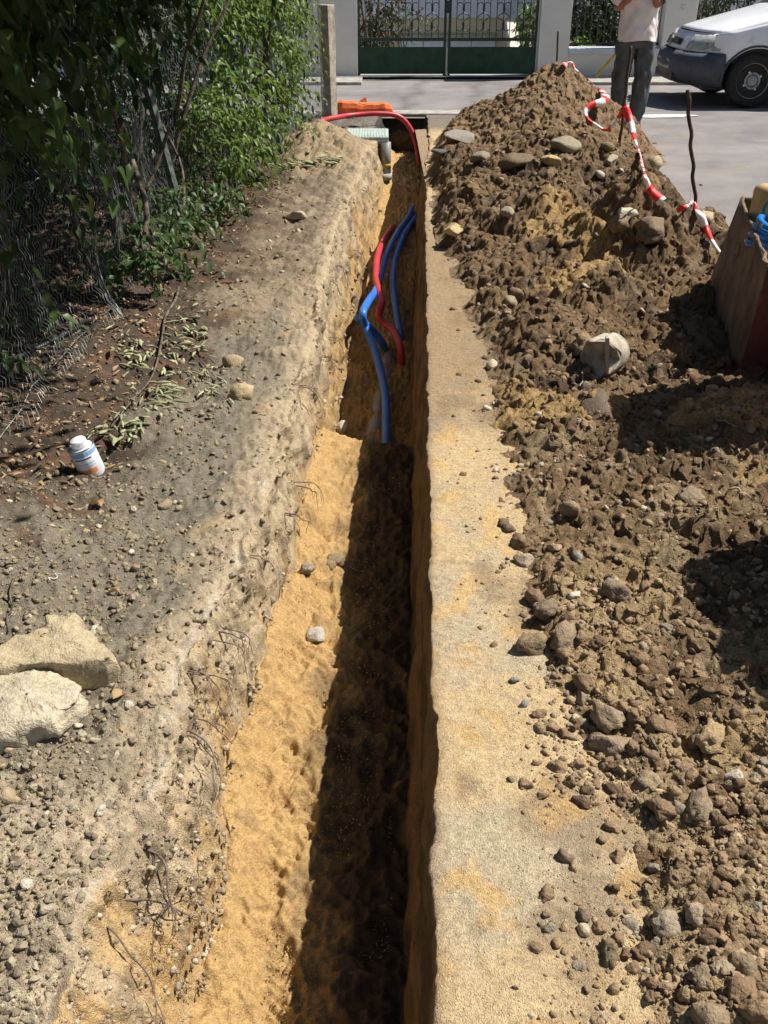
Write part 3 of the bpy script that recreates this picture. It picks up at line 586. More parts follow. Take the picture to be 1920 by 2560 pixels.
sp = [
 ('stone', 413, 1250, 60, 0, (.30, .225, .15), 'round brown stone alone on the grey gravel beside the can'),
 ('stone', 20, 1985, 80, 1, (.36, .27, .17), 'tan elongated pebble below the limestone slab at the left edge'),
 ('stone', 735, 530, 70, 0, PALE, 'pale flat stone on the dark soil below the small left heap'),
 ('stone', 600, 975, 70, 1, (.44, .34, .2), 'sandy lump beside the wilted branch near the trench lip'),
 ('stone', 585, 895, 60, 1, (.38, .29, .18), 'tan clod on the trench lip beside the wilted branch'),
 ('stone', 1427, 1266, 62, 1, (.27, .2, .13), 'rounded brown stone midway up the near spoil below the shadow'),
 ('stone', 1316, 1388, 78, 0, (.36, .29, .2), 'pale blocky stone at the foot of the spoil beside the strip'),
 ('earth_clod', 1297, 1346, 62, 1, BRN, 'brown clod just above the pale blocky stone'),
 ('earth_clod', 1335, 1490, 62, 1, BRN, None), ('earth_clod', 1369, 1512, 78, 1, (.2, .15, .1), None),
 ('earth_clod', 1327, 1602, 88, 1, (.25, .18, .11), 'dark cratered clod casting a shadow on the sandy strip'),
 ('earth_clod', 1413, 1584, 96, 1, (.27, .2, .13), 'broad brown clod right of the cratered one'),
 ('earth_clod', 1516, 1775, 112, 1, (.29, .22, .145), 'large flat brown clod on the rim of the dark shadow'),
 ('earth_clod', 1460, 1700, 84, 1, BRN, None), ('earth_clod', 1455, 1728, 76, 0, (.29, .22, .15), None),
 ('earth_clod', 1540, 1472, 84, 1, (.22, .165, .11), None), ('earth_clod', 1721, 1238, 80, 1, (.25, .195, .13), 'brown clod alone in the sunlit patch before the dumper'),
 ('stone', 1446, 1383, 46, 0, GRY, 'small grey angular stone among brown clods'), ('stone', 1285, 1694, 42, 0, (.24, .23, .21), 'grey stone chip lying on the sandy strip'), ('stone', 1312, 1753, 44, 0, (.27, .26, .23), None),
 ('earth_clod', 1258, 1304, 42, 1, (.16, .12, .08), None), ('earth_clod', 1272, 1318, 40, 1, (.17, .12, .08), None),
 ('earth_clod', 1527, 1846, 118, 1, (.30, .225, .145), 'biggest tan clod just below the dark shadow'),
 ('earth_clod', 1746, 2002, 100, 1, (.26, .2, .13), 'rounded clod standing at the head of a furrow'),
 ('earth_clod', 1654, 1811, 92, 1, BRN, None), ('earth_clod', 1776, 1824, 110, 1, (.38, .27, .15), 'sand crusted clod under the dark shadow'),
 ('earth_clod', 1624, 1944, 70, 1, (.3, .225, .14), None), ('earth_clod', 1656, 2010, 84, 1, BRN, None), ('earth_clod', 1410, 2136, 52, 1, (.2, .15, .1), 'small dark clod alone on the sandy strip\'s edge'),
 ('stone', 1670, 2300, 88, 1, (.33, .27, .19), 'smooth tan cobble standing in pale sand'), ('stone', 1738, 2278, 62, 1, (.36, .28, .19), 'smaller tan cobble beside the standing one'),
 ('stone', 1460, 2320, 46, 1, (.48, .39, .27), 'little pale pebble below a dark clod'), ('earth_clod', 1460, 2284, 46, 1, (.2, .15, .1), None), ('earth_clod', 1521, 2370, 80, 1, (.2, .15, .09), 'dark clod beside a footprint in the sand'),
 ('stone', 1801, 2415, 86, 1, (.30, .24, .16), None), ('earth_clod', 1762, 2434, 84, 1, (.25, .19, .12), None), ('earth_clod', 1854, 2467, 110, 1, BRN, None), ('earth_clod', 1776, 2522, 112, 1, (.27, .2, .13), 'big clod at the bottom edge of the photograph'), ('earth_clod', 1890, 2517, 100, 1, BRN, None), ('earth_clod', 1856, 2400, 90, 1, (.22, .165, .1), None),
 ('stone', 1203, 385, 78, 0, (.24, .21, .16), 'upright grey slab stone low on the far heap'), ('stone', 1290, 395, 96, 0, (.19, .145, .09), 'dark brown boulder in the middle of the far heap'), ('stone', 1375, 395, 74, 0, (.48, .35, .17), 'yellowish boulder beside the dark one on the far heap'),
 ('stone', 1523, 395, 76, 0, (.36, .32, .23), 'pale angular boulder at the foot of the middle stake'), ('stone', 1412, 350, 100, 0, (.28, .245, .165), 'broad olive boulder below the tape loop'), ('stone', 1499, 430, 56, 0, (.46, .42, .34), 'white stone below the pale boulder'), ('stone', 1568, 529, 62, 0, (.56, .50, .36), 'bright cream stone above the dark hollow'),
 ('stone', 1517, 365, 40, 1, (.25, .19, .12), None), ('stone', 1633, 405, 50, 1, (.38, .31, .21), 'tan round stone right of the hanging tape'), ('stone', 1268, 529, 66, 0, (.33, .28, .2), 'grey tilted stone low on the heap'), ('stone', 1134, 560, 84, 0, (.52, .40, .21), 'sandy flat block jutting over the trench edge'),
 ('broken_asphalt', 1150, 322, 110, 0, (.27, .24, .2), 'flat chunk of road crust at the far corner of the trench'), ('broken_asphalt', 1110, 372, 70, 0, (.13, .12, .105), 'dark asphalt lump overhanging the far trench'),
 ('stone', 1546, 558, 72, 1, (.24, .18, .12), None), ('earth_clod', 1619, 560, 110, 1, (.22, .165, .11), 'wide crumbly clod crowning the lump before the dumper'),
 ('stone', 1230, 905, 44, 1, (.58, .5, .36), 'cream pebble on the strip by the concrete chunk'), ('stone', 1276, 752, 46, 1, (.36, .29, .2), None), ('earth_clod', 1291, 727, 58, 1, BRN, None), ('earth_clod', 1456, 858, 80, 1, (.28, .2, .12), None), ('stone', 1760, 536, 58, 1, (.44, .35, .23), 'smooth tan cobble behind the twisted stake'),
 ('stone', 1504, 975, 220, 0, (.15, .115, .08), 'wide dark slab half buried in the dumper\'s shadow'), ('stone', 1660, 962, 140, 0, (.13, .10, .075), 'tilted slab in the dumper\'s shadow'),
 ('stone', 1285, 175, 24, 0, BRN, None), ('stone', 1218, 1018, 26, 1, (.62, .55, .42), 'tiny white pebble on the strip'),
]
import re
def short(lab): return re.split(r'(?<=clod)|(?<=stone)|(?<=cobble)|(?<=pebble)|(?<=boulder)|(?<=block)|(?<=slab)|(?<=lump)|(?<=crust)|(?<=chip)', lab)[0].strip()
ANCH = [(a[1], a[2], short(a[6])) for a in sp if a[6]]
ANCH_L = [a for a in ANCH if a[0] < 900]+[(190, 1100, 'white can'), (400, 930, 'wilted branch'), (28, 1510, 'thin upright twig'), (150, 1590, 'limestone block'), (90, 1740, 'limestone slab'), (140, 1880, 'dark twig'), (450, 2140, 'thickest root'), (600, 1720, 'root fan')]
ANCH_R = [a for a in ANCH if a[0] > 1000]+[(1508, 880, 'concrete chunk')]
ORD = ['', 'second ', 'third ', 'fourth ', 'fifth ', 'sixth ', 'seventh ', 'eighth ', 'ninth ', 'tenth ', 'eleventh ', 'twelfth ', 'thirteenth ', 'fourteenth ', 'fifteenth ', 'sixteenth ', 'seventeenth ', 'eighteenth ', 'nineteenth ', 'twentieth ', 'twenty first ', 'twenty second ', 'twenty third ', 'twenty fourth ', 'twenty fifth ', 'twenty sixth ', 'twenty seventh ', 'twenty eighth ', 'twenty ninth ', 'thirtieth ']
USED = {}
def relate(items, anchors):                    # items: (object, px, py, what it looks like)
    rows_ = []
    for o, px, py, what in items:
        ax, ay, nm = min(anchors, key=lambda a: (a[0]-px)**2+(a[1]-py)**2); dx, dy = px-ax, py-ay
        side = ('right of' if dx > 0 else 'left of') if abs(dx) > abs(dy) else ('below' if dy > 0 else 'above')
        rows_.append((dx*dx+dy*dy, '%s %s the %s' % (what, side, nm), o))
    for d_, lab, o in sorted(rows_, key=lambda t: t[0]):
        k = USED.get(lab, 0); USED[lab] = k+1; o['label'] = (ORD[k] if k < 30 else 'one more ')+lab
LOOSE = []
for i, (nm, px, py, sz, kind, col, lab) in enumerate(sp):
    if nm == 'stone' and px == 1285 and py == 175: continue
    flatk = sz > 130 and nm == 'stone'
    lv = (3 if sz > 60 else 2); geo = rock_geo(lv, 300+i, kind == 0, .14 if kind == 0 else (.38 if nm == 'earth_clod' else .30), .6 if kind == 0 else .78)
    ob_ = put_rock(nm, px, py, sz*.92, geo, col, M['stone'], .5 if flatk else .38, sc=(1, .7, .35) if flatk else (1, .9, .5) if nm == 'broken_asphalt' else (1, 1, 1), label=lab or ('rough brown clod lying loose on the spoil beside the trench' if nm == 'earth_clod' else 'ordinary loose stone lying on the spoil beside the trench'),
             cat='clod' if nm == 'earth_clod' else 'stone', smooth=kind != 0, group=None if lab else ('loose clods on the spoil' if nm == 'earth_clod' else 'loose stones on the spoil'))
    if not lab: LOOSE.append((ob_, px, py, 'rough clod' if nm == 'earth_clod' else 'loose stone'))
# stones down in the trench
def tfl(x, y):
    z = float(zfloor(y)); X = np.array([x]); Y = np.array([y]); return z+.08 if x < float(Lf(Y)[0])+.12 else z+.01
put_rock('stone', 790, 1585, 56, rock_geo(3, 401, True, .1, .85), (.46, .42, .36), M['stone'], .1, label='white angular stone on the edge of the trench shadow', f=tfl)
for i, (px, py, sz, lab) in enumerate([(838, 1398, 46, 'brown clod foremost of the crumbs on the trench floor'), (820, 1420, 40, 'earth crumb against the clod on the trench floor'), (770, 1440, 30, 'grey lump lying apart on the sunlit trench sand'), (522, 2385, 60, 'flat whitish stone stuck in the trench bank under roots'), (850, 1068, 36, 'pale stone on the bank at the trench step')]):
    put_rock('stone', px, py, sz*1.25, rock_geo(3, 420+i, i > 2, .3 if i < 3 else .12, .8), (.24, .18, .11) if i < 2 else (.30, .25, .18) if i == 2 else (.5, .44, .34), M['stone'], .1, label=lab, f=tfl)

# loose clods on the spoil, loose stones on the left: the largest ones singly, the rest as a scatter
def in_frame(P, mg=170):
    x, y, d = project(P); return (x > -mg) & (x < 1920+mg) & (y > -mg) & (y < 2560+mg), d
def sample(n, x0, x1, y0, y1, r):
    u = r.uniform(0, 1, n); Y = 1/(1/y0+(1/y1-1/y0)*u)           # denser close by, where single grains show
    return r.uniform(0, 1, n), Y
r = np.random.default_rng(5)
def field(n, xr, yr, dens, zfun, rlo, rhi, p, r):
    u, Y = sample(n, 0, 1, yr[0], yr[1], r); X = xr[0](Y)+(xr[1](Y)-xr[0](Y))*u
    k = r.uniform(0, 1, n) < dens(X, Y); X, Y = X[k], Y[k]; rad = rlo*(rhi/rlo)**(r.uniform(0, 1, len(X))**p)*(.55+.13*Y)
    P = np.stack([X, Y, zfun(X, Y)], 1); f, d = in_frame(P); return P[f], rad[f], d[f]
tt = lambda Y: Y*cP+CAMH*sP
footf = lambda Y: np.interp(Y, [0, 1.6, 2.2, 3, 4.3, 5.4, 6.5, 9.0, 10.2, 11.2], [.50, .42, .36, .38, .43, .40, .32, .40, .50, .75])
# right: spoil clods
dens = lambda X, Y: np.clip(.25+.75*sm(-.25, .5, fbm(X*3, Y*3, 2.2, 3)), 0, 1)*(.12*sm(-.22, -.05, X-footf(Y))+.88*sm(-.06, .14, X-footf(Y)+.12*fbm(X*4, Y*4, 1.1, 2)))*np.where(Y > 9.2, .5, 1)*(.15+.85*rfade(X, Y))
P, rad, d = field(44000, (lambda Y: np.maximum(footf(Y)-.22, Rf(Y)+.01), lambda Y: np.minimum(.42*tt(Y)+.1, 2.9)), (1.0, 11.0), dens, lambda X, Y: mz(X, Y), .0036, .030, 3.9, r)
P[:, 2] = np.maximum(P[:, 2], gz(P[:, 0], P[:, 1])); 
base = np.array([BRN, (.165, .112, .068), (.29, .20, .12), (.26, .22, .165), (.40, .30, .18), (.5, .44, .34)]); ci = r.choice(6, len(P), p=[.34, .24, .2, .12, .07, .03])
cols = base[ci]*r.uniform(.8, 1.2, (len(P), 1)); near = sm(3.2, 2.0, P[:, 1])[:, None]; cols = cols*(1-near*.35)+np.array((.40, .295, .17))*near*.35
P[:, 2] += rad*.02; vis_ = in_frame(P, 0)[0]; o = np.argsort(-rad/d*vis_-1e-6*rad); big, rest = o[:230], o[230:]
REG = lambda p: 'on the near sandy spoil' if p[1] < 2.6 else 'on the middle of the spoil' if p[1] < 4.6 else 'on the lumpy slope behind the strip' if p[1] < 7.2 else 'on the far peak of the heap'
CWORD = ['mid brown', 'dark brown', 'light brown', 'grey brown', 'tan', 'pale cream']; SWORD = lambda v: 'tiny' if v < 5 else 'small' if v < 8 else 'fist sized' if v < 13 else 'chunky'
meshes = {}
for q in range(8):
    for cc in range(6):
        meshes[q, cc] = col_mesh('earth_clod', (CLODH if cc < 3 else STONEH)[q], base[cc], cc < 3 and q % 2 == 1); meshes[q, cc].materials.append(M['stone'])
Rm = rotm(len(P), r)
for i in big:
    pale = ci[i] >= 3; nm = 'stone' if pale else 'earth_clod'
    ob = link(nm, meshes[int(r.integers(8)), int(ci[i])]); ob.matrix_world = Matrix.Translation(P[i]) @ Matrix(Rm[i].tolist()).to_4x4() @ Matrix.Scale(float(rad[i]), 4)
    w_ = '%s %s' % (CWORD[ci[i]], 'stone' if pale else 'clod'); side = 'close to the strip' if P[i][0] < footf(P[i][1])+.2 else 'away from the strip'
    qx, qy, _ = project(P[i][None]); LOOSE.append((ob, float(qx[0]), float(qy[0]), w_))
    tag(ob, '%s %s %s' % (w_, REG(P[i]), side), 'stone' if pale else 'clod', 'loose stones on the spoil' if pale else 'loose clods on the spoil')
relate(LOOSE, ANCH_R); LOOSE = []
rest = rest[np.argsort(-rad[rest]/d[rest])]; mid = rest[:9500]; sml = rest[9500:]
scatter_mesh('soil_crumbs', P[mid], rad[mid], cols[mid], [CLOD1[i] for i in (0, 3)]+STONE0+STONE0[:4], M['stone'], 'brown crumbs of soil strewn over the spoil heap', r)
scatter_mesh('soil_grit', P[sml], rad[sml], cols[sml], GRIT, M['stone'], 'fine grit strewn over the spoil heap', r)
# left: grey gravel
def dl_(X, Y): return Lf(Y)-X
dens = lambda X, Y: np.clip(sm(.05, .3, dl_(X, Y)+.12*fbm(X*3, Y*3, .7, 3))*(.35+.65*sm(-.3, .4, fbm(X*2.4, Y*2.4, 3.7, 3)))*np.where(Y > 4.2, .95, 1)*np.where(Y < 1.7, .35, 1) + .20, 0, 1)
P, rad, d = field(27000, (lambda Y: -(.42*tt(Y)+.1), lambda Y: Lf(Y)-.01), (1.0, 9.5), dens, gz, .0034, .022, 3.0, r)
base = np.array([(.28, .235, .165), (.21, .175, .125), (.36, .31, .22), (.33, .255, .17), (.52, .47, .38)]); ci = r.choice(5, len(P), p=[.42, .25, .18, .11, .04]); cols = base[ci]*r.uniform(.85, 1.15, (len(P), 1)); cols = cols*np.array([1., .95, .84])
P[:, 2] += rad*.12; vis_ = in_frame(P, 0)[0]; o = np.argsort(-rad/d*vis_-1e-6*rad); big, rest = o[:210], o[210:]
gm = {}
for q in range(8):
    for cc in range(5): gm[q, cc] = col_mesh('stone', STONEH[q], base[cc]); gm[q, cc].materials.append(M['stone'])
Rm = rotm(len(P), r, .3)
for i in big:
    ob = link('gravel_stone', gm[int(r.integers(8)), int(ci[i])]); ob.matrix_world = Matrix.Translation(P[i]) @ Matrix(Rm[i].tolist()).to_4x4() @ Matrix.Scale(float(rad[i]), 4)
    w_ = ['grey', 'dark grey', 'light grey', 'tan', 'whitish'][ci[i]]; pl_ = 'below the limestone slab' if P[i][1] < 1.75 else 'around the limestone block' if P[i][1] < 2.3 else 'on the gravel below the can' if P[i][1] < 3.0 else 'on dark soil beyond the can'
    qx, qy, _ = project(P[i][None]); LOOSE.append((ob, float(qx[0]), float(qy[0]), w_+' gravel stone'))
    tag(ob, '%s angular gravel stone %s%s' % (w_, pl_, ', near the trench lip' if dl_(P[i][0], P[i][1]) < .25 else ''), 'stone', 'gravel stones left of the trench')
relate(LOOSE, ANCH_L)
rest = rest[np.argsort(-rad[rest]/d[rest])]; mid = rest[:6500]; sml = rest[6500:]
scatter_mesh('gravel', P[mid], rad[mid], cols[mid], STONE0, M['stone'], 'grey angular gravel spread left of the trench', r)
scatter_mesh('fine_gravel', P[sml], rad[sml], cols[sml], GRIT, M['stone'], 'fine grey grit between the gravel stones', r)
# sand grains on the strip, in the trench and on the lips
P, rad, d = field(9000, (lambda Y: Rf(Y)+.005, lambda Y: footf(Y)+.1), (1.0, 5.0), lambda X, Y: .3+.7*sm(-.2, .4, fbm(X*5, Y*5, 6.6, 3)), gz, .0016, .0042, 2.5, r)
c0 = np.array([(.55, .40, .22), (.62, .48, .29), (.42, .33, .22), (.34, .3, .25)])[r.choice(4, len(P), p=[.4, .3, .2, .1])]
scatter_mesh('sand_grains', P, rad, c0, GRIT, M['stone'], 'coarse yellow sand grains on the strip beside the trench', r)
P, rad, d = field(12000, (lambda Y: Lf(Y)+.06, lambda Y: Rf(Y)-.1), (1.1, 4.3), lambda X, Y: np.ones_like(X)*.9, lambda X, Y: zfloor(Y)+.10*np.exp(-((X-Lf(Y)-.06)/.10)**2)+.006, .0018, .006, 3, r)
c0 = np.array([(.58, .36, .12), (.62, .44, .2), (.4, .25, .1), (.4, .35, .28)])[r.choice(4, len(P), p=[.45, .25, .2, .1])]
scatter_mesh('trench_grains', P, rad, c0, GRIT, M['stone'], 'coarse orange sand grains on the trench floor', r)

# stones and grit stuck in the sunlit trench wall
def wall_grit():
    n = 7000; u = r.uniform(0, 1, n); Y = 1/(1/1.0+(1/9.5-1)*u); v = r.uniform(0, 1, n)**1.3; L = Lf(Y); deep = sm(4.2, 4.6, Y); bat = .05+.05*deep+.10*sm(2.4, 1.0, Y)
    z = -v*(-zfloor(Y)-.1); X = L+bat*v; X = X+.030*fbm(X*3, Y*5, z*6, 4)+.014*ridge(X*3, Y*16, z*7+4, 3)
    P = np.stack([X, Y, z], 1); f, d = in_frame(P); P, Y = P[f], Y[f]; rad = .0022*(9**(r.uniform(0, 1, len(P))**4))*(.55+.13*Y); base = np.array([(.42, .34, .23), (.30, .25, .18), (.22, .17, .115), (.5, .43, .32)]); c = base[r.choice(4, len(P), p=[.35, .3, .25, .1])]
    scatter_mesh('wall_grit', P, rad, c, STONE0, M['stone'], 'small stones and crumbs stuck in the sunny trench wall', r)
wall_grit()
# ------------------------------------------------------------------ roots hanging from the trench wall
def root(Y, z0, n, length, r0, seed, lab=None, fine=2):
    rr = np.random.default_rng(seed); mb = MB(); Lx = float(Lf(np.array([Y]))[0])
    def branch(p, d, ln, r_, lvl):
        pts = [p]; k = 7; q = np.array(p, float); dv = np.array(d, float)
        for i in range(k):
            dv = dv+rr.normal(0, .22, 3); dv[2] -= .10; dv /= np.linalg.norm(dv); q = q+dv*ln/k
            xw = float(Lf(np.array([q[1]]))[0])+.035+.14*max(0, -q[2]/.5); q[0] = min(max(q[0], xw-.004), xw+.035); pts.append(q.copy())
        cr = catmull(pts, 3); mb.tube(cr, np.linspace(r_, r_*.3, len(cr)), 5)
        if lvl > 0:
            for _ in range(fine):
                i = int(rr.integers(2, k)); branch(pts[i], dv+rr.normal(0, .8, 3), ln*rr.uniform(.35, .7), r_*.5, lvl-1)
    for _ in range(n): branch((Lx-.01, Y+rr.normal(0, .03), z0), (rr.uniform(.9, 1.6), rr.uniform(-1.3, .9), rr.uniform(-1.0, -.4)), length*rr.uniform(.6, 1.1), r0*rr.uniform(.6, 1), 2)
    o = mb.build('exposed_root', M['root'], smooth=True)
    tag(o, lab or 'thin brown root tuft poking from the sunny trench wall', 'root', None if lab else 'root tufts in the trench wall')
root(1.42, -.03, 2, .26, .0045, 1, 'thickest branching root spread over the near trench wall')
root(1.30, -.05, 2, .30, .004, 2, 'long crossing root just below the thickest one')
root(1.78, -.04, 3, .24, .0035, 3, 'forked root fan midway along the near trench wall')
root(2.02, -.03, 3, .20, .0032, 4, 'root fan just above the stub on the trench wall')
root(1.12, -.14, 2, .20, .003, 5, 'lowest thin root at the bottom of the near wall'); root(2.2, -.05, 3, .18, .0028, 6, 'uppermost root fan beside the limestone slab\'s height')
for i, (y, l) in enumerate([(2.62, .12), (3.05, .13), (3.5, .2), (4.0, .14), (4.6, .15), (5.2, .18), (5.7, .14), (6.3, .18), (7.1, .2), (8.3, .25)]): root(y, -.05-.1*(i % 3), 2, l, .0030, 20+i, 'thin root tuft in the sunny wall '+['above the root fan', 'level with the white trench stone', 'between the white stone and the step', 'just before the trench step', 'just beyond the trench step', 'beside the lower blue conduit', 'beside the conduit crossing', 'beside the upper red conduit', 'beyond the conduits', 'below the small left heap'][i])
# twigs lying about
def twig(px, py, px2, py2, r_, m, label, cat='twig', bend=.02, lift=.008):
    a, _ = hit(px, py); b, _ = hit(px2, py2); pts = []
    for i in range(6):
        q = a.lerp(b, i/5); q += Vector((random.gauss(0, bend*.3), random.gauss(0, bend*.3), 0)); q.z = float(zs(np.array([q.x]), np.array([q.y]))[0])+lift; pts.append(q)
    c = catmull(pts, 4); mb = MB().tube(c, np.linspace(r_, r_*.5, len(c)), 6); o = mb.build('twig', m, smooth=True); tag(o, label, cat); return o
twig(40, 1435, 14, 1595, .004, M['bark'], 'thin upright twig behind the limestone block')
twig(120, 1905, 165, 1850, .0035, M['root'], 'dark twig below the flat limestone slab')
twig(340, 1760, 395, 1770, .004, M['bark'], 'short dark twig on gravel near the trench lip')
twig(124, 1458, 152, 1440, .002, M['whitepaint'], 'tiny white splinter on the grey gravel')
twig(1455, 935, 1460, 985, .0035, M['conc'], 'pale crooked rootlet on the dark slab'); twig(1475, 1040, 1520, 1015, .003, M['conc'], 'white branching rootlet in the dumper\'s shadow')
twig(1790, 1040, 1830, 1075, .0035, M['conc'], 'bent pale rootlet at the shadow edge'); twig(1820, 1235, 1875, 1250, .004, M['conc'], 'pale curved rootlet on the sunlit spoil')
# ------------------------------------------------------------------ fence
def fxp(Y): return np.interp(Y, [1.5, 2.5, 3.5, 5, 6.57, 9.08, 11.74], [-1.62, -1.5, -1.44, -1.42, -1.37, -.96, -.66])
def gz1(x, y): return float(gz(np.array([x]), np.array([y]))[0])
fence = empty('chain_link_fence', (-1.4, 6.5, 0)); tag(fence, 'sagging chain link fence on leaning metal posts along the hedge', 'fence')
def fence_mesh():
    p = .033; dz = .036; Vs = []; Fs = []; off = 0; r = np.random.default_rng(3)
    Ys = [2.2]
    while Ys[-1] < 11.62:
        y = Ys[-1]; sl = (fxp(y+.05)-fxp(y-.05))/.1; Ys.append(y+p/math.sqrt(1+sl*sl))
    Ys = np.array(Ys); K = 38; k = np.arange(K)
    for i in range(len(Ys)-1):
        y = np.where(k % 2 == 0, Ys[i], Ys[i+1]+.004) + 0*k
        z = k*dz; lean = np.interp(Ys[i], [2, 6.5, 9, 11.6], [.12, .16, .08, .02])
        x = fxp(y)-lean*z
        wob = .06*fbm(y*1.3, z*1.6, .3, 2)*np.interp(Ys[i], [2, 6, 11.6], [1.3, 1, .3]); x = x+wob+r.normal(0, .002, K); zz = z+.04*fbm(y*2, z*2, 5.3, 2)+gz(fxp(y), y)-.01
        if Ys[i] < 5.2: x = x + .16*np.exp(-z/.12)*(.4+pn(np.array(y*2.), np.array(y*0.), 1.2))
        y = y+.03*fbm(y*1.1, z*2.4, 9.3, 2)
        V, F = tube_geo(np.stack([x, y, zz], 1), .0019, 3, False); Vs.append(V); Fs.append(np.array(F)+off); off += len(V)
    link('wire_netting', make_mesh('wire_netting', np.concatenate(Vs)-np.array(fence.location), np.concatenate(Fs)), M['wire'], fence)
    for h in (.03, .72, 1.25):
        yy = np.linspace(2.2, 11.6, 60); x = fxp(yy)-np.interp(yy, [2, 6.5, 9, 11.6], [.12, .16, .08, .02])*h; mb = MB().tube(np.stack([x+.01, yy, gz(x, yy)+h], 1)-np.array(fence.location), .0018, 4); mb.build('line_wire', M['wire'], fence)
fence_mesh()
def lpost(px, py, lean, h):
    b = at(px, py); b.z = gz1(b.x, b.y); d = Vector((-lean, -.02, 1)).normalized(); q = d.to_track_quat('Z', 'X').to_matrix()
    prof = [(-.02, -.02), (.02, -.02), (.02, -.016), (-.016, -.016), (-.016, .02), (-.02, .02)]
    Mx = Matrix.Translation(b-fence.location) @ q.to_4x4() @ Matrix.Rotation(.9, 4, 'Z'); MB().prism(prof, -.15, h, Mx).build('post', M['post'], fence)
lpost(466, 590, .16, 1.35); lpost(703, 408, .085, 1.25)
cp = at(829, 296); cpost = MB().box((0, 0, .5), (.135, .135, 1.3)).build('concrete_post', M['conc'], bevel=.008); cpost.location = (cp.x-.02, cp.y, cp.z); cpost.rotation_euler = (0, -.012, -.52)
tag(cpost, 'weathered concrete fence post with one sunlit edge by the kerb', 'post')
m_ = cpost.modifiers.new('s', 'SUBSURF'); m_.subdivision_type = 'SIMPLE'; m_.levels = 4
tx = bpy.data.textures.new('chip', 'CLOUDS'); tx.noise_scale = .05; dm = cpost.modifiers.new('d', 'DISPLACE'); dm.texture = tx; dm.strength = .014

# ------------------------------------------------------------------ leaves
def leaf_geo(w=.27, fold=.16, curl=.18, n=5):
    V = []; F = []
    for i in range(n):
        t = i/(n-1); ww = w*(math.sin(math.pi*(t**.72))**.9)*(1-.25*t) if 0 < t < 1 else .0; ww = max(ww, .012); zc = -curl*t*t+.03*math.sin(6*t)
        V += [(-ww, t, zc+fold*ww+.02*math.sin(9*t)), (0, t, zc), (ww, t, zc+fold*ww-.02*math.sin(8*t))]
    for i in range(n-1):
        a = 3*i; F += [(a, a+1, a+4, a+3), (a+1, a+2, a+5, a+4)]
    return np.array(V), np.array(F)
LEAFT = [leaf_geo(.26, .5, .22), leaf_geo(.29, .25, .10), leaf_geo(.24, .8, .35)]
def leaf_frames(D, U):
    D = D/np.linalg.norm(D, axis=1)[:, None]; Xa = np.cross(D, U); Xa /= np.linalg.norm(Xa, axis=1)[:, None]+1e-9; Z = np.cross(Xa, D); return np.stack([Xa, D, Z], 2)
def leaf_cloud(name, P, D, U, s, C, mat_, parent=None, temps=LEAFT, r=RNG, off=(0, 0, 0)):
    R = leaf_frames(D, U); k = r.integers(0, len(temps), len(P)); Vs, Fs, Cs = [], [], []; o = 0
    for q, (TV, TF) in enumerate(temps):
        i = np.where(k == q)[0]
        if not len(i): continue
        V = np.einsum('nij,vj->nvi', R[i], TV)*s[i][:, None, None]+P[i][:, None, :]
        Vs.append(V.reshape(-1, 3)); Fs.append((TF[None]+(np.arange(len(i))*len(TV))[:, None, None]+o).reshape(-1, 4)); o += len(i)*len(TV); Cs.append(np.repeat(C[i], len(TV), 0))
    ob = link(name, make_mesh(name, np.concatenate(Vs)-np.array(off), np.concatenate(Fs), np.concatenate(Cs), True), mat_, parent); return ob
def shoots(P0, D0, ln, n, size, r, droop=.5):
    """leafy shoots: alternate leaves along drooping twigs"""
    N = len(P0); D0 = D0/np.linalg.norm(D0, axis=1)[:, None]; t = (np.arange(n)+.5)/n
    pos = P0[:, None, :]+D0[:, None, :]*(ln[:, None]*t)[..., None]; pos[..., 2] -= droop*ln[:, None]*(t**2)[None, :]
    tan = D0[:, None, :]*np.ones((1, n, 1)); tan[..., 2] -= 2*droop*t[None, :]
    side = np.cross(tan, np.array([0, 0, 1.])); side /= np.linalg.norm(side, axis=2)[..., None]+1e-6; sg = np.where(np.arange(n) % 2 == 0, 1., -1.)[None, :, None]
    D = .55*tan+sg*side*.8+r.normal(0, .3, tan.shape); D[..., 2] -= .35; U = np.array([0, 0, 1.])+.5*sg*side*.3+r.normal(0, .45, tan.shape)
    s = size[:, None]*(.65+.5*np.sin(np.pi*np.clip(t, .1, 1)**.7))[None, :]*r.uniform(.75, 1.15, (N, n))
    return pos.reshape(-1, 3), D.reshape(-1, 3), U.reshape(-1, 3), s.reshape(-1), pos
hedge = empty('hedge', (-1.8, 6.5, 0)); tag(hedge, 'tall dense green hedge spilling over the chain link fence', 'hedge')
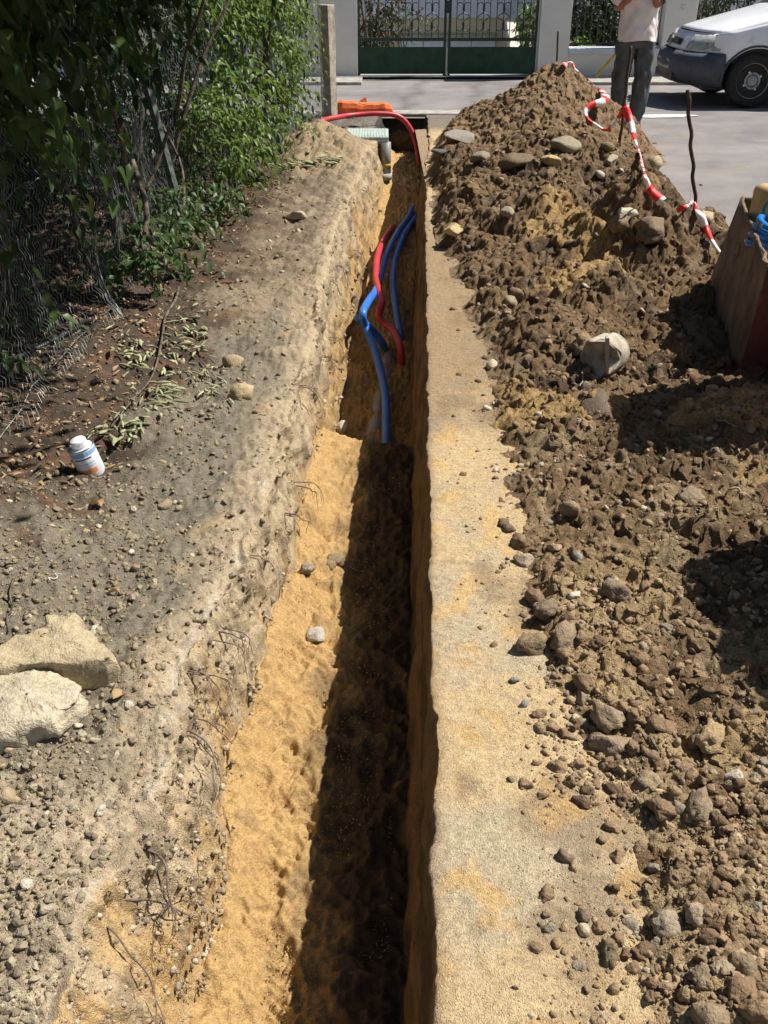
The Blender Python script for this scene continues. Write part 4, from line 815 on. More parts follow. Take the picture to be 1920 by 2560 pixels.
def build_hedge():
    r = np.random.default_rng(21); PP, DD, UU, SS, CC = [], [], [], [], []; lines = []
    def zone(n, Yr, xo, zr, dirv, ln, k, size, droop, colr, keep=None):
        Y = r.uniform(*Yr, n); z = r.uniform(*zr, n); X = fxp(Y)-.12*z+r.uniform(*xo, n)
        P0 = np.stack([X, Y, z], 1)
        if keep is not None: P0 = P0[keep(P0)]
        m = len(P0); D0 = np.array(dirv)+r.normal(0, .45, (m, 3)); p, d, u, s, ps = shoots(P0, D0, r.uniform(*ln, m), k, r.uniform(*size, m), r, droop)
        ok = p[:, 2] > gz(p[:, 0], p[:, 1])+.01; c = np.array(colr)*r.uniform(.65, 1.35, (len(p), 1))*np.array([1, 1, 1])+r.normal(0, .006, (len(p), 3))
        PP.append(p[ok]); DD.append(d[ok]); UU.append(u[ok]); SS.append(s[ok]); CC.append(np.clip(c[ok], .005, 1)); lines.append(ps)
    G_SHADE, G_LIT, G3 = (.030, .060, .015), (.105, .17, .034), (.060, .105, .032)
    # depth of the hedge behind the wire
    zone(2100, (2.2, 11.2), (-1.5, -.15), (.15, 2.6), (.7, -.2, .1), (.3, .55), 10, (.055, .085), .4, G_SHADE, lambda P: ~((P[:, 1] > 3.4) & (P[:, 1] < 6.9) & (P[:, 2] > .2) & (P[:, 2] < 1.15) & (r.uniform(0, 1, len(P)) < .85) & (P[:, 0] > fxp(P[:, 1])-1.0)))
    zone(800, (1.5, 11.2), (-2.9, -1.3), (.0, 2.5), (.7, -.2, .1), (.4, .6), 8, (.10, .13), .4, G_SHADE)
    # sunlit face, middle distance
    zone(800, (6.9, 9.9), (-.12, .22), (.25, 1.9), (.8, -.5, 0), (.22, .42), 9, (.05, .08), .5, G_LIT, lambda P: fbm(P[:, 1]*1.3, P[:, 2]*1.6, .8, 2) > -.02)
    zone(200, (9.6, 11.7), (-.4, .05), (1.0, 1.9), (.8, -.4, 0), (.2, .36), 9, (.05, .075), .6, G_LIT)
    # low fringe on the ground
    zone(95, (4.9, 7.0), (-.25, .22), (.10, .34), (.8, -.5, .1), (.2, .36), 9, (.05, .075), .35, G3)
    zone(14, (3.6, 5.0), (-.6, -.15), (.08, .4), (.6, -.5, .1), (.2, .36), 8, (.05, .075), .35, G3)
    # overhang near the camera
    zone(300, (2.6, 5.6), (-.45, .45), (1.05, 2.0), (.6, -.3, -.2), (.3, .5), 9, (.075, .105), .8, G_SHADE, lambda P: (P[:, 2] > np.interp(P[:, 1], [2.6, 4, 5.6], [1.0, 1.05, 1.35])+.25*np.maximum(P[:, 0]-fxp(P[:, 1])+.12*P[:, 2], 0)))
    # unseen crown above, its overhang added to shade the hedge
    zone(5200, (1.0, 8.6), (-1.2, 1.45), (2.0, 3.2), (.5, -.1, .1), (.35, .6), 8, (.09, .12), .3, G_SHADE, lambda P: (P[:, 0]-fxp(P[:, 1])+.12*P[:, 2]) < np.interp(P[:, 1], [1, 6.2, 7.4, 8.6], [1.45, 1.3, .5, .0]))
    zone(350, (8.0, 11.2), (-1.9, -.25), (1.9, 2.8), (.5, -.1, .1), (.35, .6), 8, (.06, .08), .4, G_SHADE)
    P, D, U, s, C = map(np.concatenate, (PP, DD, UU, SS, CC))
    x, y, d = project(P); vis = (x > -60) & (x < 900) & (y > -60) & (y < 900); front = P[:, 0]-fxp(P[:, 1])+.12*P[:, 2]
    score = np.where(vis & (front > -.05), s/d, 0); big = np.argsort(-score)[:280]; rest = np.setdiff1d(np.arange(len(P)), big)
    leaf_cloud('foliage', P[rest], D[rest], U[rest], s[rest], C[rest], M['leaf'], hedge, off=hedge.location)['kind'] = 'stuff'
    LG = [leaf_geo(.27, .5, .22, 7), leaf_geo(.29, .3, .12, 7), leaf_geo(.25, .8, .35, 7)]; meshes = [make_mesh('leaf', V, F, None, True) for V, F in LG]
    for me in meshes: me.materials.append(M['leaf_single'])
    R = leaf_frames(D[big], U[big])
    for j, i in enumerate(big):
        o = link('leaf', meshes[j % 3], None, hedge); o.matrix_local = Matrix.Translation(Vector(P[i])-hedge.location) @ Matrix(R[j].tolist()).to_4x4() @ Matrix.Scale(float(s[i]), 4)
    # twigs and stems
    mb = MB()
    for ps in lines[2:7]:
        for q in ps[::2]: mb.tube(q[::3]-np.array(hedge.location), .0022, 3, False)
    mb.build('twigs', M['bark'], hedge)['kind'] = 'stuff'
    rr = random.Random(5)
    for i in range(22):
        y = 3.2+i*.36; x = float(fxp(y))-rr.uniform(.15, .6); pts = []
        p = Vector((x, y, -.05)); dv = Vector((rr.uniform(-.25, .35), rr.uniform(-.3, .3), 1))
        for k in range(8): pts.append(tuple(p-hedge.location)); dv += Vector((rr.gauss(0, .13), rr.gauss(0, .13), 0)); p = p+dv.normalized()*.3
        c = catmull(pts, 3); MB().tube(c, np.linspace(rr.uniform(.015, .03), .006, len(c)), 7).build('stem', M['bark'], hedge, True)
    for (a, b, w) in [((395, 700), (330, 400), .016), ((300, 640), (420, 330), .012), ((445, 260), (350, 470), .010), ((505, 560), (400, 300), .009)]:
        p = at(*a, .1); q = atY(*b, p.y+.5); p.x -= .12; MB().tube(catmull([tuple(p-hedge.location), tuple((p+q)/2+Vector((.05, .1, 0))-hedge.location), tuple(q-hedge.location)], 5), w, 7).build('stem', M['bark'], hedge, True)
build_hedge()

# ------------------------------------------------------------------ wilted branches, litter, garden pipe
def rolled_geo():
    V = []; F = []; n = 5
    for i in range(n):
        t = i/(n-1); w_ = .13*math.sin(math.pi*(.12+.8*t))
        for k in range(5):
            a = -2.2+4.4*k/4; V.append((w_*math.sin(a), t, w_*.8*math.cos(a)-.1*t*t))
    for i in range(n-1):
        for k in range(4): F.append((5*i+k, 5*i+k+1, 5*i+k+6, 5*i+k+5))
    return np.array(V), np.array(F)
ROLL = rolled_geo(); WM = [make_mesh('leaf', ROLL[0]*np.array(sc), ROLL[1], None, True) for sc in ((1, 1, 1), (.7, 1.1, .8), (1.4, .9, .6))]
for me in WM: me.materials.append(M['wilted'])
def wilted(name, label, stems, clusters, leaf, seed):
    rr = random.Random(seed); first, _ = hit(*stems[0][0]); e = empty(name, tuple(first)); tag(e, label, 'branch')
    for st in stems:
        pts = []
        for (px, py) in st: h, _ = hit(px, py); pts.append(tuple(h+Vector((0, 0, .018))-first))
        c = catmull(pts, 4); MB().tube(c, np.linspace(.0085 if st is stems[0] else .004, .003, len(c)), 6).build('stem', M['bark'], e, True)
    for (cx, cy, rx, ry, n, ang) in clusters:
        for i in range(n):
            px, py = cx+rr.gauss(0, rx*.5), cy+rr.gauss(0, ry*.5); h, _ = hit(px, py); s = leaf*rr.uniform(.7, 1.25); a = ang+rr.gauss(0, .6)
            o = link('leaf', WM[rr.randrange(3)], None, e); d = Vector((math.cos(a), math.sin(a), rr.uniform(-.15, .35))).normalized()
            R = leaf_frames(np.array([d]), np.array([[rr.gauss(0, .4), rr.gauss(0, .4), 1]]))[0]
            o.matrix_local = Matrix.Translation(h+Vector((0, 0, rr.uniform(.004, .03)))-first) @ Matrix(R.tolist()).to_4x4() @ Matrix.Scale(s, 4)
wilted('cut_branch', 'cut branch with rolled wilted leaves lying by the fence', [[(448, 728), (440, 760), (415, 800), (408, 850), (395, 915), (375, 965), (335, 1010), (280, 1080)], [(408, 850), (440, 870), (490, 900), (540, 955)], [(415, 800), (460, 800), (500, 810)], [(400, 880), (350, 870), (310, 860)]],
       [(330, 880, 50, 55, 38, -1.2), (487, 840, 40, 70, 34, -1.3), (390, 995, 60, 35, 34, -.6), (525, 960, 55, 60, 38, -1.0), (318, 1075, 70, 45, 38, -1.3), (415, 880, 60, 60, 18, -.8), (440, 940, 70, 60, 12, -1)], .058, 3)
wilted('wilted_sprig', 'wilted leafy sprig draped on the small left heap', [[(850, 405), (800, 412), (750, 420), (705, 425)]], [(840, 405, 40, 14, 16, 2.6), (770, 418, 50, 14, 18, 3.0), (715, 424, 35, 12, 12, 2.8)], .085, 5)
rL = np.random.default_rng(33)
def litter():
    n = 1500; Y = rL.uniform(2.9, 8.2, n); X = fxp(Y)+rL.normal(.12, .26, n); k = (X < Lf(Y)-.35) & (fbm(X*3, Y*3, 1.9, 2) > -.35); X, Y = X[k], Y[k]
    P = np.stack([X, Y, gz(X, Y)+.006], 1); a = rL.uniform(0, 6.28, len(P)); D = np.stack([np.cos(a), np.sin(a), rL.normal(0, .25, len(P))], 1); U = rL.normal(0, .5, (len(P), 3)); U[:, 2] += 1
    C = np.array([(.34, .22, .11), (.42, .31, .18), (.20, .12, .07), (.28, .27, .16)])[rL.choice(4, len(P), p=[.35, .2, .3, .15])]*rL.uniform(.7, 1.2, (len(P), 1))
    o = leaf_cloud('leaf_litter', P, D, U, rL.uniform(.02, .05, len(P)), C, M['litter'], None, [ROLL, leaf_geo(.22, .9, .6)], rL); tag(o, 'dry brown leaves littering the soil along the fence', kind='stuff')
litter()
for (px, py, s, lab) in [(255, 1275, .07, 'curled dry leaf on the gravel below the can'), (65, 880, .05, 'dry tan leaf by the garden pipe'), (185, 805, .055, 'large dry orange leaf under the fence wire'), (300, 1490, .05, 'grey dry leaf on the gravel above the limestone'), (285, 1760, .05, 'crumpled olive leaf on gravel beside the trench lip')]:
    h, _ = hit(px, py); o = link('dry_leaf', make_mesh('dry_leaf', *leaf_geo(.3, 1.1, .7, 7), np.broadcast_to((.36, .25, .13), (21, 3)), True), M['litter']); o.location = h+Vector((0, 0, .012)); o.scale = (s, s, s); o.rotation_euler = (.2, .3, random.uniform(0, 6)); tag(o, lab, 'leaf')
pp = [(-90, 955), (0, 925), (60, 900), (155, 855), (200, 825)]; pts = [tuple(hit(max(a, 0), b)[0]+Vector((-.12 if a < 0 else 0, 0, .02))) for a, b in pp]
tag(MB().tube(catmull(pts, 5), .011, 8).build('garden_pipe', M['hose'], None, True), 'thin black garden pipe lying behind the fence wire', 'pipe')
# ------------------------------------------------------------------ property across the street
WY = 15.8                                             # front plane of the boundary wall
def wx(px, row=150, Y=WY): return atY(px, row, Y).x
def wz(row, Y=WY): return atY(960, row, Y).z
GX0, GX1 = wx(894), wx(1341)
sheet('courtyard', -12, 26, WY-.1, 40, lambda X, Y: .03-.75*sm(16.2, 19.6, Y), 60, 60, lambda X, Y: np.zeros(X.shape+(3,))+np.array((.34, .335, .33)), M['asphalt'])
def text_obj(name, tc, m, parent):
    tmp = bpy.data.objects.new(name+'_tmp', tc); COL.objects.link(tmp); me = bpy.data.meshes.new_from_object(tmp.evaluated_get(bpy.context.evaluated_depsgraph_get())); bpy.data.objects.remove(tmp); me.materials.clear(); return link(name, me, m, parent)
bw = empty('boundary_wall', (0, WY, 0)); tag(bw, 'grey rendered boundary wall with pillars and white sill across the street', 'wall')
def bx(x0, x1, y0, y1, z0, z1): return MB().box(((x0+x1)/2, (y0+y1)/2, (z0+z1)/2), (abs(x1-x0), abs(y1-y0), abs(z1-z0)))
P2a, P2b = GX1+.02, wx(1428, 60); P3a, P3b = wx(1664, 30), wx(1747, 10); SZ = wz(121)
bx(GX0-1.6, GX0, 0, .34, 0, 2.1).build('pillar', M['render_wall'], bw, bevel=.01)
bx(P2a, P2b, 0, .34, 0, 2.1).build('pillar', M['render_wall'], bw, bevel=.01)
bx(P3a, P3b, 0, .34, 0, 2.1).build('pillar', M['render_wall'], bw, bevel=.01)
bx(P2b, P3a, .04, .30, 0, SZ-.075).build('low_wall', M['render_wall'], bw); bx(P3b, P3b+9, .04, .30, 0, SZ-.075).build('low_wall', M['render_wall'], bw)
bx(GX0-9, GX0-1.6, .04, .30, 0, 1.9).build('low_wall', M['render_wall'], bw)
bx(P2b+.002, P3a-.002, -.03, .34, SZ-.073, SZ).build('sill', M['bluewhite'], bw, bevel=.006); bx(P3b+.002, P3b+9, -.03, .34, SZ-.073, SZ).build('sill', M['bluewhite'], bw, bevel=.006)
# wall number, a faint worn letter on the pillar
tc = bpy.data.curves.new('number', 'FONT'); tc.body = 'C'; tc.size = .10; tc.extrude = .002; to = text_obj('number', tc, M['canhaze'], bw); to.rotation_euler = (math.pi/2, 0, 0); to.location = (wx(1706, 22)-.03, -.003, wz(24))
def scroll(mb, cx, z0, z1, hw, y, r_=.0065):
    R = .045
    for s in (-1, 1):
        pts = []
        for k in range(9):                              # curl on top, outwards
            a = math.pi*(-.15+1.15*k/8) ; pts.append((cx+s*(hw-R)+s*R*math.cos(a)*1.0, y, z1-R+R*math.sin(a)))
        pts = pts[:]                                     # runs across to the other side
        pts += [(cx, y, (z0+z1)/2+.06), (cx-s*(hw-R)*1.0+0*R, y, (z0+z1)/2-.06)] if False else [(cx+s*.012, y, z1-.14), (cx-s*(hw-.02), y, (z0+z1)/2), (cx-s*.012+0, y, z0+.14)][:0]
        mb.tube(catmull(pts, 2), r_, 5)
        pts = [(cx+s*(hw-2*R), y, z1-R), (cx+s*(hw-2*R)*.5, y, z1-.12), (cx-s*(hw-.015), y, (z0+z1)/2), (cx+s*(hw-2*R)*.5, y, z0+.12), (cx+s*(hw-2*R), y, z0+R)]
        mb.tube(catmull(pts, 5), r_, 5)
        pts = [(cx+s*(hw-R)+s*R*math.cos(a), y, z0+R+R*math.sin(a)) for a in [math.pi*(1+1.15*k/8) if True else 0 for k in range(9)]]
        mb.tube(catmull(pts, 2), r_, 5)
gate = empty('driveway_gate', ((GX0+GX1)/2, WY+.12, 0)); tag(gate, 'dark green double driveway gate with scrolled bars across the street', 'gate')
zt, zb_, zr, zl = wz(119), wz(187), wz(100), wz(198)
cxg = wx(1119, 100); hwL = gate.location.x
for (x0, x1) in ((GX0+.02, cxg-.035), (cxg+.035, GX1-.02)):
    a, b = x0-hwL, x1-hwL
    bx(a, b, -.015, .015, zb_, zt).build('panel', M['gate'], gate, bevel=.004)
    bx(a, b, -.018, .018, zr-.022, zr+.022).build('rail', M['gatebar'], gate); bx(a, b, -.018, .018, 1.75, 1.79).build('rail', M['gatebar'], gate)
    bx(a, b, -.012, .012, zl-.012, zl+.012).build('rail', M['gatebar'], gate)
    bx(a-.02, a+.018, -.022, .022, zl-.05, 1.8).build('stile', M['gatebar'], gate); bx(b-.018, b+.02, -.022, .022, zl-.05, 1.8).build('stile', M['gatebar'], gate)
    n = 13
    for i in range(1, n):
        x = a+(b-a)*i/n; MB().tube([(x, 0, zr), (x, 0, 1.76)], .0065, 6).build('bar', M['gatebar'], gate)
    for i in range(4):
        mb = MB(); cx = a+(b-a)*(i*3+2)/n; scroll(mb, cx, wz(79), wz(7), (b-a)/n*1.0, -.006); mb.build('scroll', M['gatebar'], gate)
MB().tube([(cxg-hwL-.004, -.03, zl-.06), (cxg-hwL-.004, -.03, zt)], .012, 8).build('drop_bolt', M['canmetal'], gate)
MB().box((cxg-hwL, -.03, .95), (.06, .05, .16)).build('lock_box', M['gatebar'], gate)
# railings over the low walls, each bar on its own
def railing(x0, x1, label, phase):
    e = empty('railing', ((x0+x1)/2, WY+.16, SZ)); tag(e, label, 'railing'); h = (x1-x0)/2
    for z in (.05, 1.25): MB().box((0, 0, z), (x1-x0-.01, .03, .03)).build('rail', M['ironbar'], e)
    n = max(3, int((x1-x0)/.10))
    for i in range(n+1):
        x = -h+.02+(x1-x0-.04)*i/n; MB().tube([(x, 0, .05), (x, 0, 1.25)], .008, 6).build('bar', M['ironbar'], e)
    for i in range(0, n-1, 3): mb = MB(); scroll(mb, -h+.02+(x1-x0-.04)*(i+1)/n, .28, .62, .095, -.008); mb.build('scroll', M['ironbar'], e)
railing(P2b, P3a, 'dark iron railing behind the standing person', 0); railing(P3b, P3b+3.2, 'dark iron railing above the van bonnet', 1)
# house behind
hs = empty('house', (1, 20.2, 0)); tag(hs, 'pale house with a low garage seen through the gate', 'house')
HY = 20.2
def hx(px): return atY(px, 100, HY).x-1
def hz(row): return atY(960, row, HY).z
bx(-14, 16, 0, .3, -1, hz(44)).build('base_wall', M['beige'], hs); bx(-14, 16, -.05, .3, hz(44)+.002, 4.5).build('upper_wall', M['bluewhite'], hs)
g0, g1 = hx(998), hx(1238)
MB().box(((g0+g1)/2, -.03, hz(93)), (g1-g0+.1, .08, hz(86)-hz(100))).build('lintel', M['concg'], hs)
for i in range(4):
    w_ = (g1-g0)/4; MB().box((g0+w_*(i+.5), -.02, (hz(101)-1.0)/2), (w_-.015, .05, hz(101)+1.0)).build('garage_panel', M['bluewhite'], hs, bevel=.006)
bx(-14, g0-.02, -.012, 0, -1, hz(98)).build('plinth', M['beige'], hs)
for i in range(3): MB().box((-2.2+i*3.1, -.07, 2.2), (1.1, .06, 1.3)).build('window', M['glass'], hs)
st = empty('garden_steps', (wx(1335, 60, 18.3), 18.3, 0)); tag(st, 'sunlit white garden steps with a parapet at the gate\'s side', 'steps')
for i in range(6): MB().box((.25+.05*i, .25*i, -.2+.13*i), (.9, .30, .13)).build('step', M['tile'], st, bevel=.01)
pr = MB(); pr.prism([(-.3, .0), (1.6, .95), (1.6, 1.15), (-.3, .25)], -.09, .09, Matrix.Translation((-.25, 0, -.35)) @ Matrix.Rotation(math.pi/2, 4, 'Z') @ Matrix.Rotation(math.pi/2, 4, 'X')); pr.build('parapet', M['tile'], st)
sw = empty('garden_wall', (wx(1645, 60, 18.6), 18.6, 0)); tag(sw, 'courses of pale stone blocks behind the railing', 'wall')
for i in range(9):
    for k in range(4): MB().box((-.5+k*.42+(.2 if i % 2 else 0), 0, .02+.155*i), (.405, .25, .145)).build('block', M['tile'], sw, bevel=.012)
# shrubs in the front garden
def shrub(label, loc, n, rx, ry, rz_, size, col, seed, leafc=None, trunk=.02):
    r = np.random.default_rng(seed); e = empty('garden_shrub', loc); tag(e, label, 'shrub')
    u = r.normal(size=(n, 3)); u /= np.linalg.norm(u, axis=1)[:, None]; rad = r.uniform(.35, 1, (n, 1))**.5; P0 = u*rad*np.array([rx, ry, rz_])*(1+.35*fbm(u[:, 0]*2+seed, u[:, 1]*2, u[:, 2]*2, 2))[:, None]+np.array([0, 0, rz_])
    p, d, uu, s, ps = shoots(P0, u+np.array([0, -.2, .2]), r.uniform(.12, .3, n), 7, r.uniform(size*.8, size*1.2, n), r, .3)
    C = np.array(col)*r.uniform(.6, 1.4, (len(p), 1))
    if leafc is not None: k = r.uniform(0, 1, len(p)) < .3; C[k] = np.array(leafc)*r.uniform(.7, 1.2, (k.sum(), 1))
    leaf_cloud('foliage', p, d, uu, s, C, M['leaf'], e, r=r)['kind'] = 'stuff'
    for i in range(3): MB().tube(catmull([(0, 0, -.4), (.1*(i-1), .05, rz_*.5), (rx*.4*(i-1), 0, rz_*1.2)], 4), trunk, 6).build('trunk', M['bark'], e, True)
shrub('red tinged dark shrub behind the gate\'s left leaf', (wx(925, 40, 17.4), 17.4, .3), 260, .45, .4, .75, .075, (.035, .06, .02), 1, (.10, .02, .02))
shrub('trailing leafy sprig behind the gate\'s middle bars', (wx(1010, 40, 17.2), 17.2, .55), 40, .35, .2, .14, .06, (.045, .07, .025), 2, (.09, .03, .025), .008)
shrub('bright green grassy shrub beside the white steps', (wx(1350, 70, 17.6), 17.6, .25), 120, .28, .3, .35, .09, (.12, .19, .035), 3)
shrub('tall dark evergreen behind the railing left of the person', (wx(1455, 60, 17.3), 17.3, .1), 420, .45, .5, .95, .085, (.03, .055, .018), 4)
shrub('broad dark evergreen behind the standing person', (wx(1540, 60, 17.6), 17.6, .0), 420, .5, .5, 1.0, .085, (.03, .06, .02), 5)
shrub('low lime green tuft behind the railing', (wx(1445, 108, 16.6), 16.6, .22), 40, .16, .12, .12, .06, (.13, .24, .03), 6)
shrub('dark hedge shrub above the van bonnet', (wx(1790, 20, 17.2), 17.2, .4), 420, .75, .5, .75, .085, (.035, .065, .02), 7)
shrub('dark garden shrub behind the concrete post', (wx(700, 20, 17.6), 17.6, .3), 200, .7, .5, .8, .085, (.035, .065, .02), 8)

# ------------------------------------------------------------------ van parked along the street, nose to the left
van = empty('delivery_van', (4.42, 13.36, 0)); tag(van, 'white delivery van with dark bumper parked nose left on the street', 'van')
HW = .84
def vgrid(name, A, m, smooth=True, solid=.012):
    A = np.asarray(A, float); o = link(name, make_mesh(name, A.reshape(-1, 3), [tuple(f) for f in grid_faces(*A.shape[:2])], smooth=smooth), m, van)
    if solid: s_ = o.modifiers.new('t', 'SOLIDIFY'); s_.thickness = solid; s_.offset = -1
    return o
# plan outline of the nose: angle a from near side (-y) round the front to the far side
def outline(inset=0., back=.0, n=40, xend=-.42):
    pts = [(xend, -HW+inset)]
    for k in range(n+1):
        y = -HW+inset+(2*(HW-inset))*k/n; u = abs(y)/(HW-inset); x = -.86+inset+.30*u**3.2+.16*max(0, u-.86)**1.5*6+back
        pts.append((x, y))
    pts.append((xend, HW-inset)); return pts
def loft(name, levels, m, xend=-.42, close=False):
    A = np.array([[(x, y, z) for x, y in outline(i, b, 40, xend)] for z, i, b in levels]); return vgrid(name, A, m)
bump = loft('bumper', [(.235, .10, .10), (.25, .04, .04), (.33, .0, .0), (.45, -.012, -.012), (.55, -.008, .0), (.595, .02, .03)], M['vandark'], -.375)
MB().box((-.845, 0, .31), (.05, .80, .085)).build('air_intake', M['black'], van)
front = loft('front_panel', [(.605, .035, .045), (.66, .045, .06), (.74, .055, .10), (.80, .065, .14)], M['vanwhite'], -.40)
MB().box((-.775, 0, .695), (.05, .46, .07), Matrix.Rotation(.35, 3, 'Y')).build('grille', M['black'], van)
for i in range(3): MB().box((-.800+.006*i, 0, .675+.02*i), (.02, .44, .005), Matrix.Rotation(.35, 3, 'Y')).build('grille_slat', M['rim'], van)
em = MB().prism([(-.02, -.055), (.018, -.06), (.03, -.02), (.045, .0), (.03, .055), (.0, .06), (-.03, .03), (-.015, 0), (-.035, -.03)], 0, .02, Matrix.Translation((-.815, 0, .69)) @ Matrix.Rotation(-math.pi/2+.35, 4, 'Y') @ Matrix.Rotation(math.pi/2, 4, 'Z')); em.build('emblem', M['rim'], van)
for s in (-1, 1):                                      # wraparound headlights
    A = []
    for z, i in ((.63, .030), (.70, .038), (.785, .050)):
        row = []
        for k in range(9):
            f = k/8; y = s*(.42+.385*f); u = abs(y)/(HW-i); x = -.86+i+.30*u**3.2+.16*max(0, u-.86)**1.5*6+(.052 if z < .65 else .08 if z < .72 else .128)-.014
            row.append((x, y, z))
        A.append(row)
    vgrid('headlight', A, M['lamp'], solid=.02)
# bonnet
A = []
for k in range(15):
    v = k/14; row = []
    for j in range(25):
        u = -1+2*j/24; xf = -.86+.065+.14+.30*abs(u)**3.2+.16*max(0, abs(u)-.86)**1.5*6; x = xf+(.42-xf)*v; hw = HW-.065+.03*v
        z = .805+(.245)*v**.9+.035*(1-u*u)*(.4+.6*v)-.05*max(0, abs(u)-.8)/.2*v; row.append((x, u*hw*(1-.0*v), z))
    A.append(row)
vgrid('bonnet', A, M['vanwhite'])
# body sides with wheel arches
for s in (-1, 1):
    A = []
    for k in range(120):
        x = -.50+4.4*k/119; zt_ = np.interp(x, [-.5, .42, .55, 1.25, 3.9], [.80, 1.00, 1.04, 1.86, 1.90]); zb = .60 if x < -.37 else .28
        for cx in (0., 2.82):
            dx = abs(x-cx)
            if dx < .39: zb = max(zb, .30+math.sqrt(max(0, .39**2-dx*dx))*.93)
        zb = max(zb, np.interp(x, [-.5, -.38, -.375], [.60, .60, .28])); row = []
        for q in range(10):
            f = q/9; z = zb+(zt_-zb)*f; tum = .10*max(0, (z-.95)/.95)**1.5+.045*max(0, (z-.75)/.25 if x < .5 else 0)**1.5*(1 if z < 1.05 else 1); yb = HW-.0-.02*max(0, .55-z)/.3
            nose = .10*max(0, (-.28-x)/.22)**2; row.append((x, s*(yb-tum-nose), z))
        A.append(row)
    vgrid('side_panel', A, M['vanwhite'])
    lip = [(0+.40*math.cos(a), s*(HW+.004), .30+.385*math.sin(a)) for a in np.linspace(0, math.pi, 18)]; MB().tube(lip, .018, 6).build('arch_trim', M['vandark'], van, True)
    A = [[(x, s*(HW+.006), z) for z in (.27, .40, .52)] for x in np.linspace(.42, 2.40, 12)]; vgrid('sill_trim', A, M['vandark'])
    MB().box((1.35, s*(HW-.07), 1.35), (.75, .02, .48)).build('door_window', M['glass'], van)
# windscreen, roof, cowl, wipers
A = [[(.47+.80*v, u*(HW-.10-.10*v), 1.05+.78*v+.02*(1-u*u)) for u in np.linspace(-1, 1, 9)] for v in np.linspace(0, 1, 6)]; vgrid('windscreen', A, M['glass'])
A = [[(x, u*(HW-.18), 1.86+.06*(1-u*u)) for u in np.linspace(-1, 1, 9)] for x in np.linspace(1.25, 3.9, 6)]; vgrid('roof', A, M['vanwhite'])
A = [[(3.9, u*HW*.95, z) for u in np.linspace(-1, 1, 5)] for z in (.28, 1.0, 1.88)]; vgrid('rear_door', A, M['vanwhite'])
for s in (-1, 1): MB().tube([(.42, s*(HW-.05), 1.02), (1.28, s*(HW-.19), 1.86)], .045, 8).build('windscreen_pillar', M['vanwhite'], van, True)
MB().box((.44, 0, 1.055), (.14, 1.46, .035), Matrix.Rotation(-.5, 3, 'Y')).build('cowl', M['black'], van)
for y in (-.45, .12): MB().tube([(.44, y, 1.085), (.60, y+.30, 1.215), (.66, y+.62, 1.25)], .009, 6).build('wiper', M['black'], van)
for y in (-.28, .25): MB().tube([(.40, y, 1.06), (.385, y, 1.085)], .010, 6).build('washer_jet', M['black'], van)
MB().box((2.0, 0, .52), (3.5, 1.35, .4)).build('underbody', M['black'], van); MB().box((0, 0, .62), (.9, 1.5, .26)).build('wheel_housing', M['black'], van)
MB().box((-.30, 0, .30), (.5, 1.3, .22)).build('engine_tray', M['black'], van)
for cx in (0, 2.82):
    for s in (-1, 1):
        w_ = empty('wheel', (cx, s*(HW-.10), .305)); w_.parent = van; Mw = Matrix.Rotation(-s*math.pi/2, 4, 'X')
        w_.matrix_local = Matrix.Translation((cx, s*(HW-.10), .305)) @ Matrix.Rotation(-s*math.pi/2, 4, 'X')
        MB().lathe([(.19, -.09), (.27, -.09), (.30, -.07), (.306, 0), (.30, .07), (.27, .09), (.20, .085), (.19, .06)], 40).build('tyre', M['tyre'], w_, True)
        MB().lathe([(.001, .020), (.06, .020), (.065, .055), (.075, .062), (.095, .062), (.10, .04), (.15, .045), (.185, .05), (.196, .075), (.198, -.08)], 40).build('rim', M['rim'], w_, True)
        mb = MB(); mb.lathe([(.001, .072), (.055, .070), (.066, .058)], 24); mb.build('hub_cap', M['lamp'], w_, True)
        mb = MB()
        for k in range(8): a = k*math.pi/4; mb.box((.135*math.cos(a), .135*math.sin(a), .05), (.035, .05, .014), Matrix.Rotation(a, 3, 'Z'))
        mb.build('rim_slot', M['lamp'], w_); mb = MB()
        for k in range(4): a = k*math.pi/2+.5; mb.lathe([(.001, .062), (.012, .060), (.013, .04)], 8, Matrix.Translation((.105*math.cos(a), .105*math.sin(a), 0)))
        mb.build('wheel_nut', M['whitecap'], w_)
pl = MB().box((-.882, .0, .445), (.012, .50, .11)).build('number_plate', M['plate'], van, bevel=.004)
tc = bpy.data.curves.new('plate_text', 'FONT'); tc.body = '872 VLF'; tc.size = .10; tc.align_x = 'CENTER'; tc.extrude = .001; to = text_obj('plate_text', tc, M['canhaze'], pl); to.location = (-.8895, 0, .41); to.rotation_euler = (math.pi/2, 0, -math.pi/2)

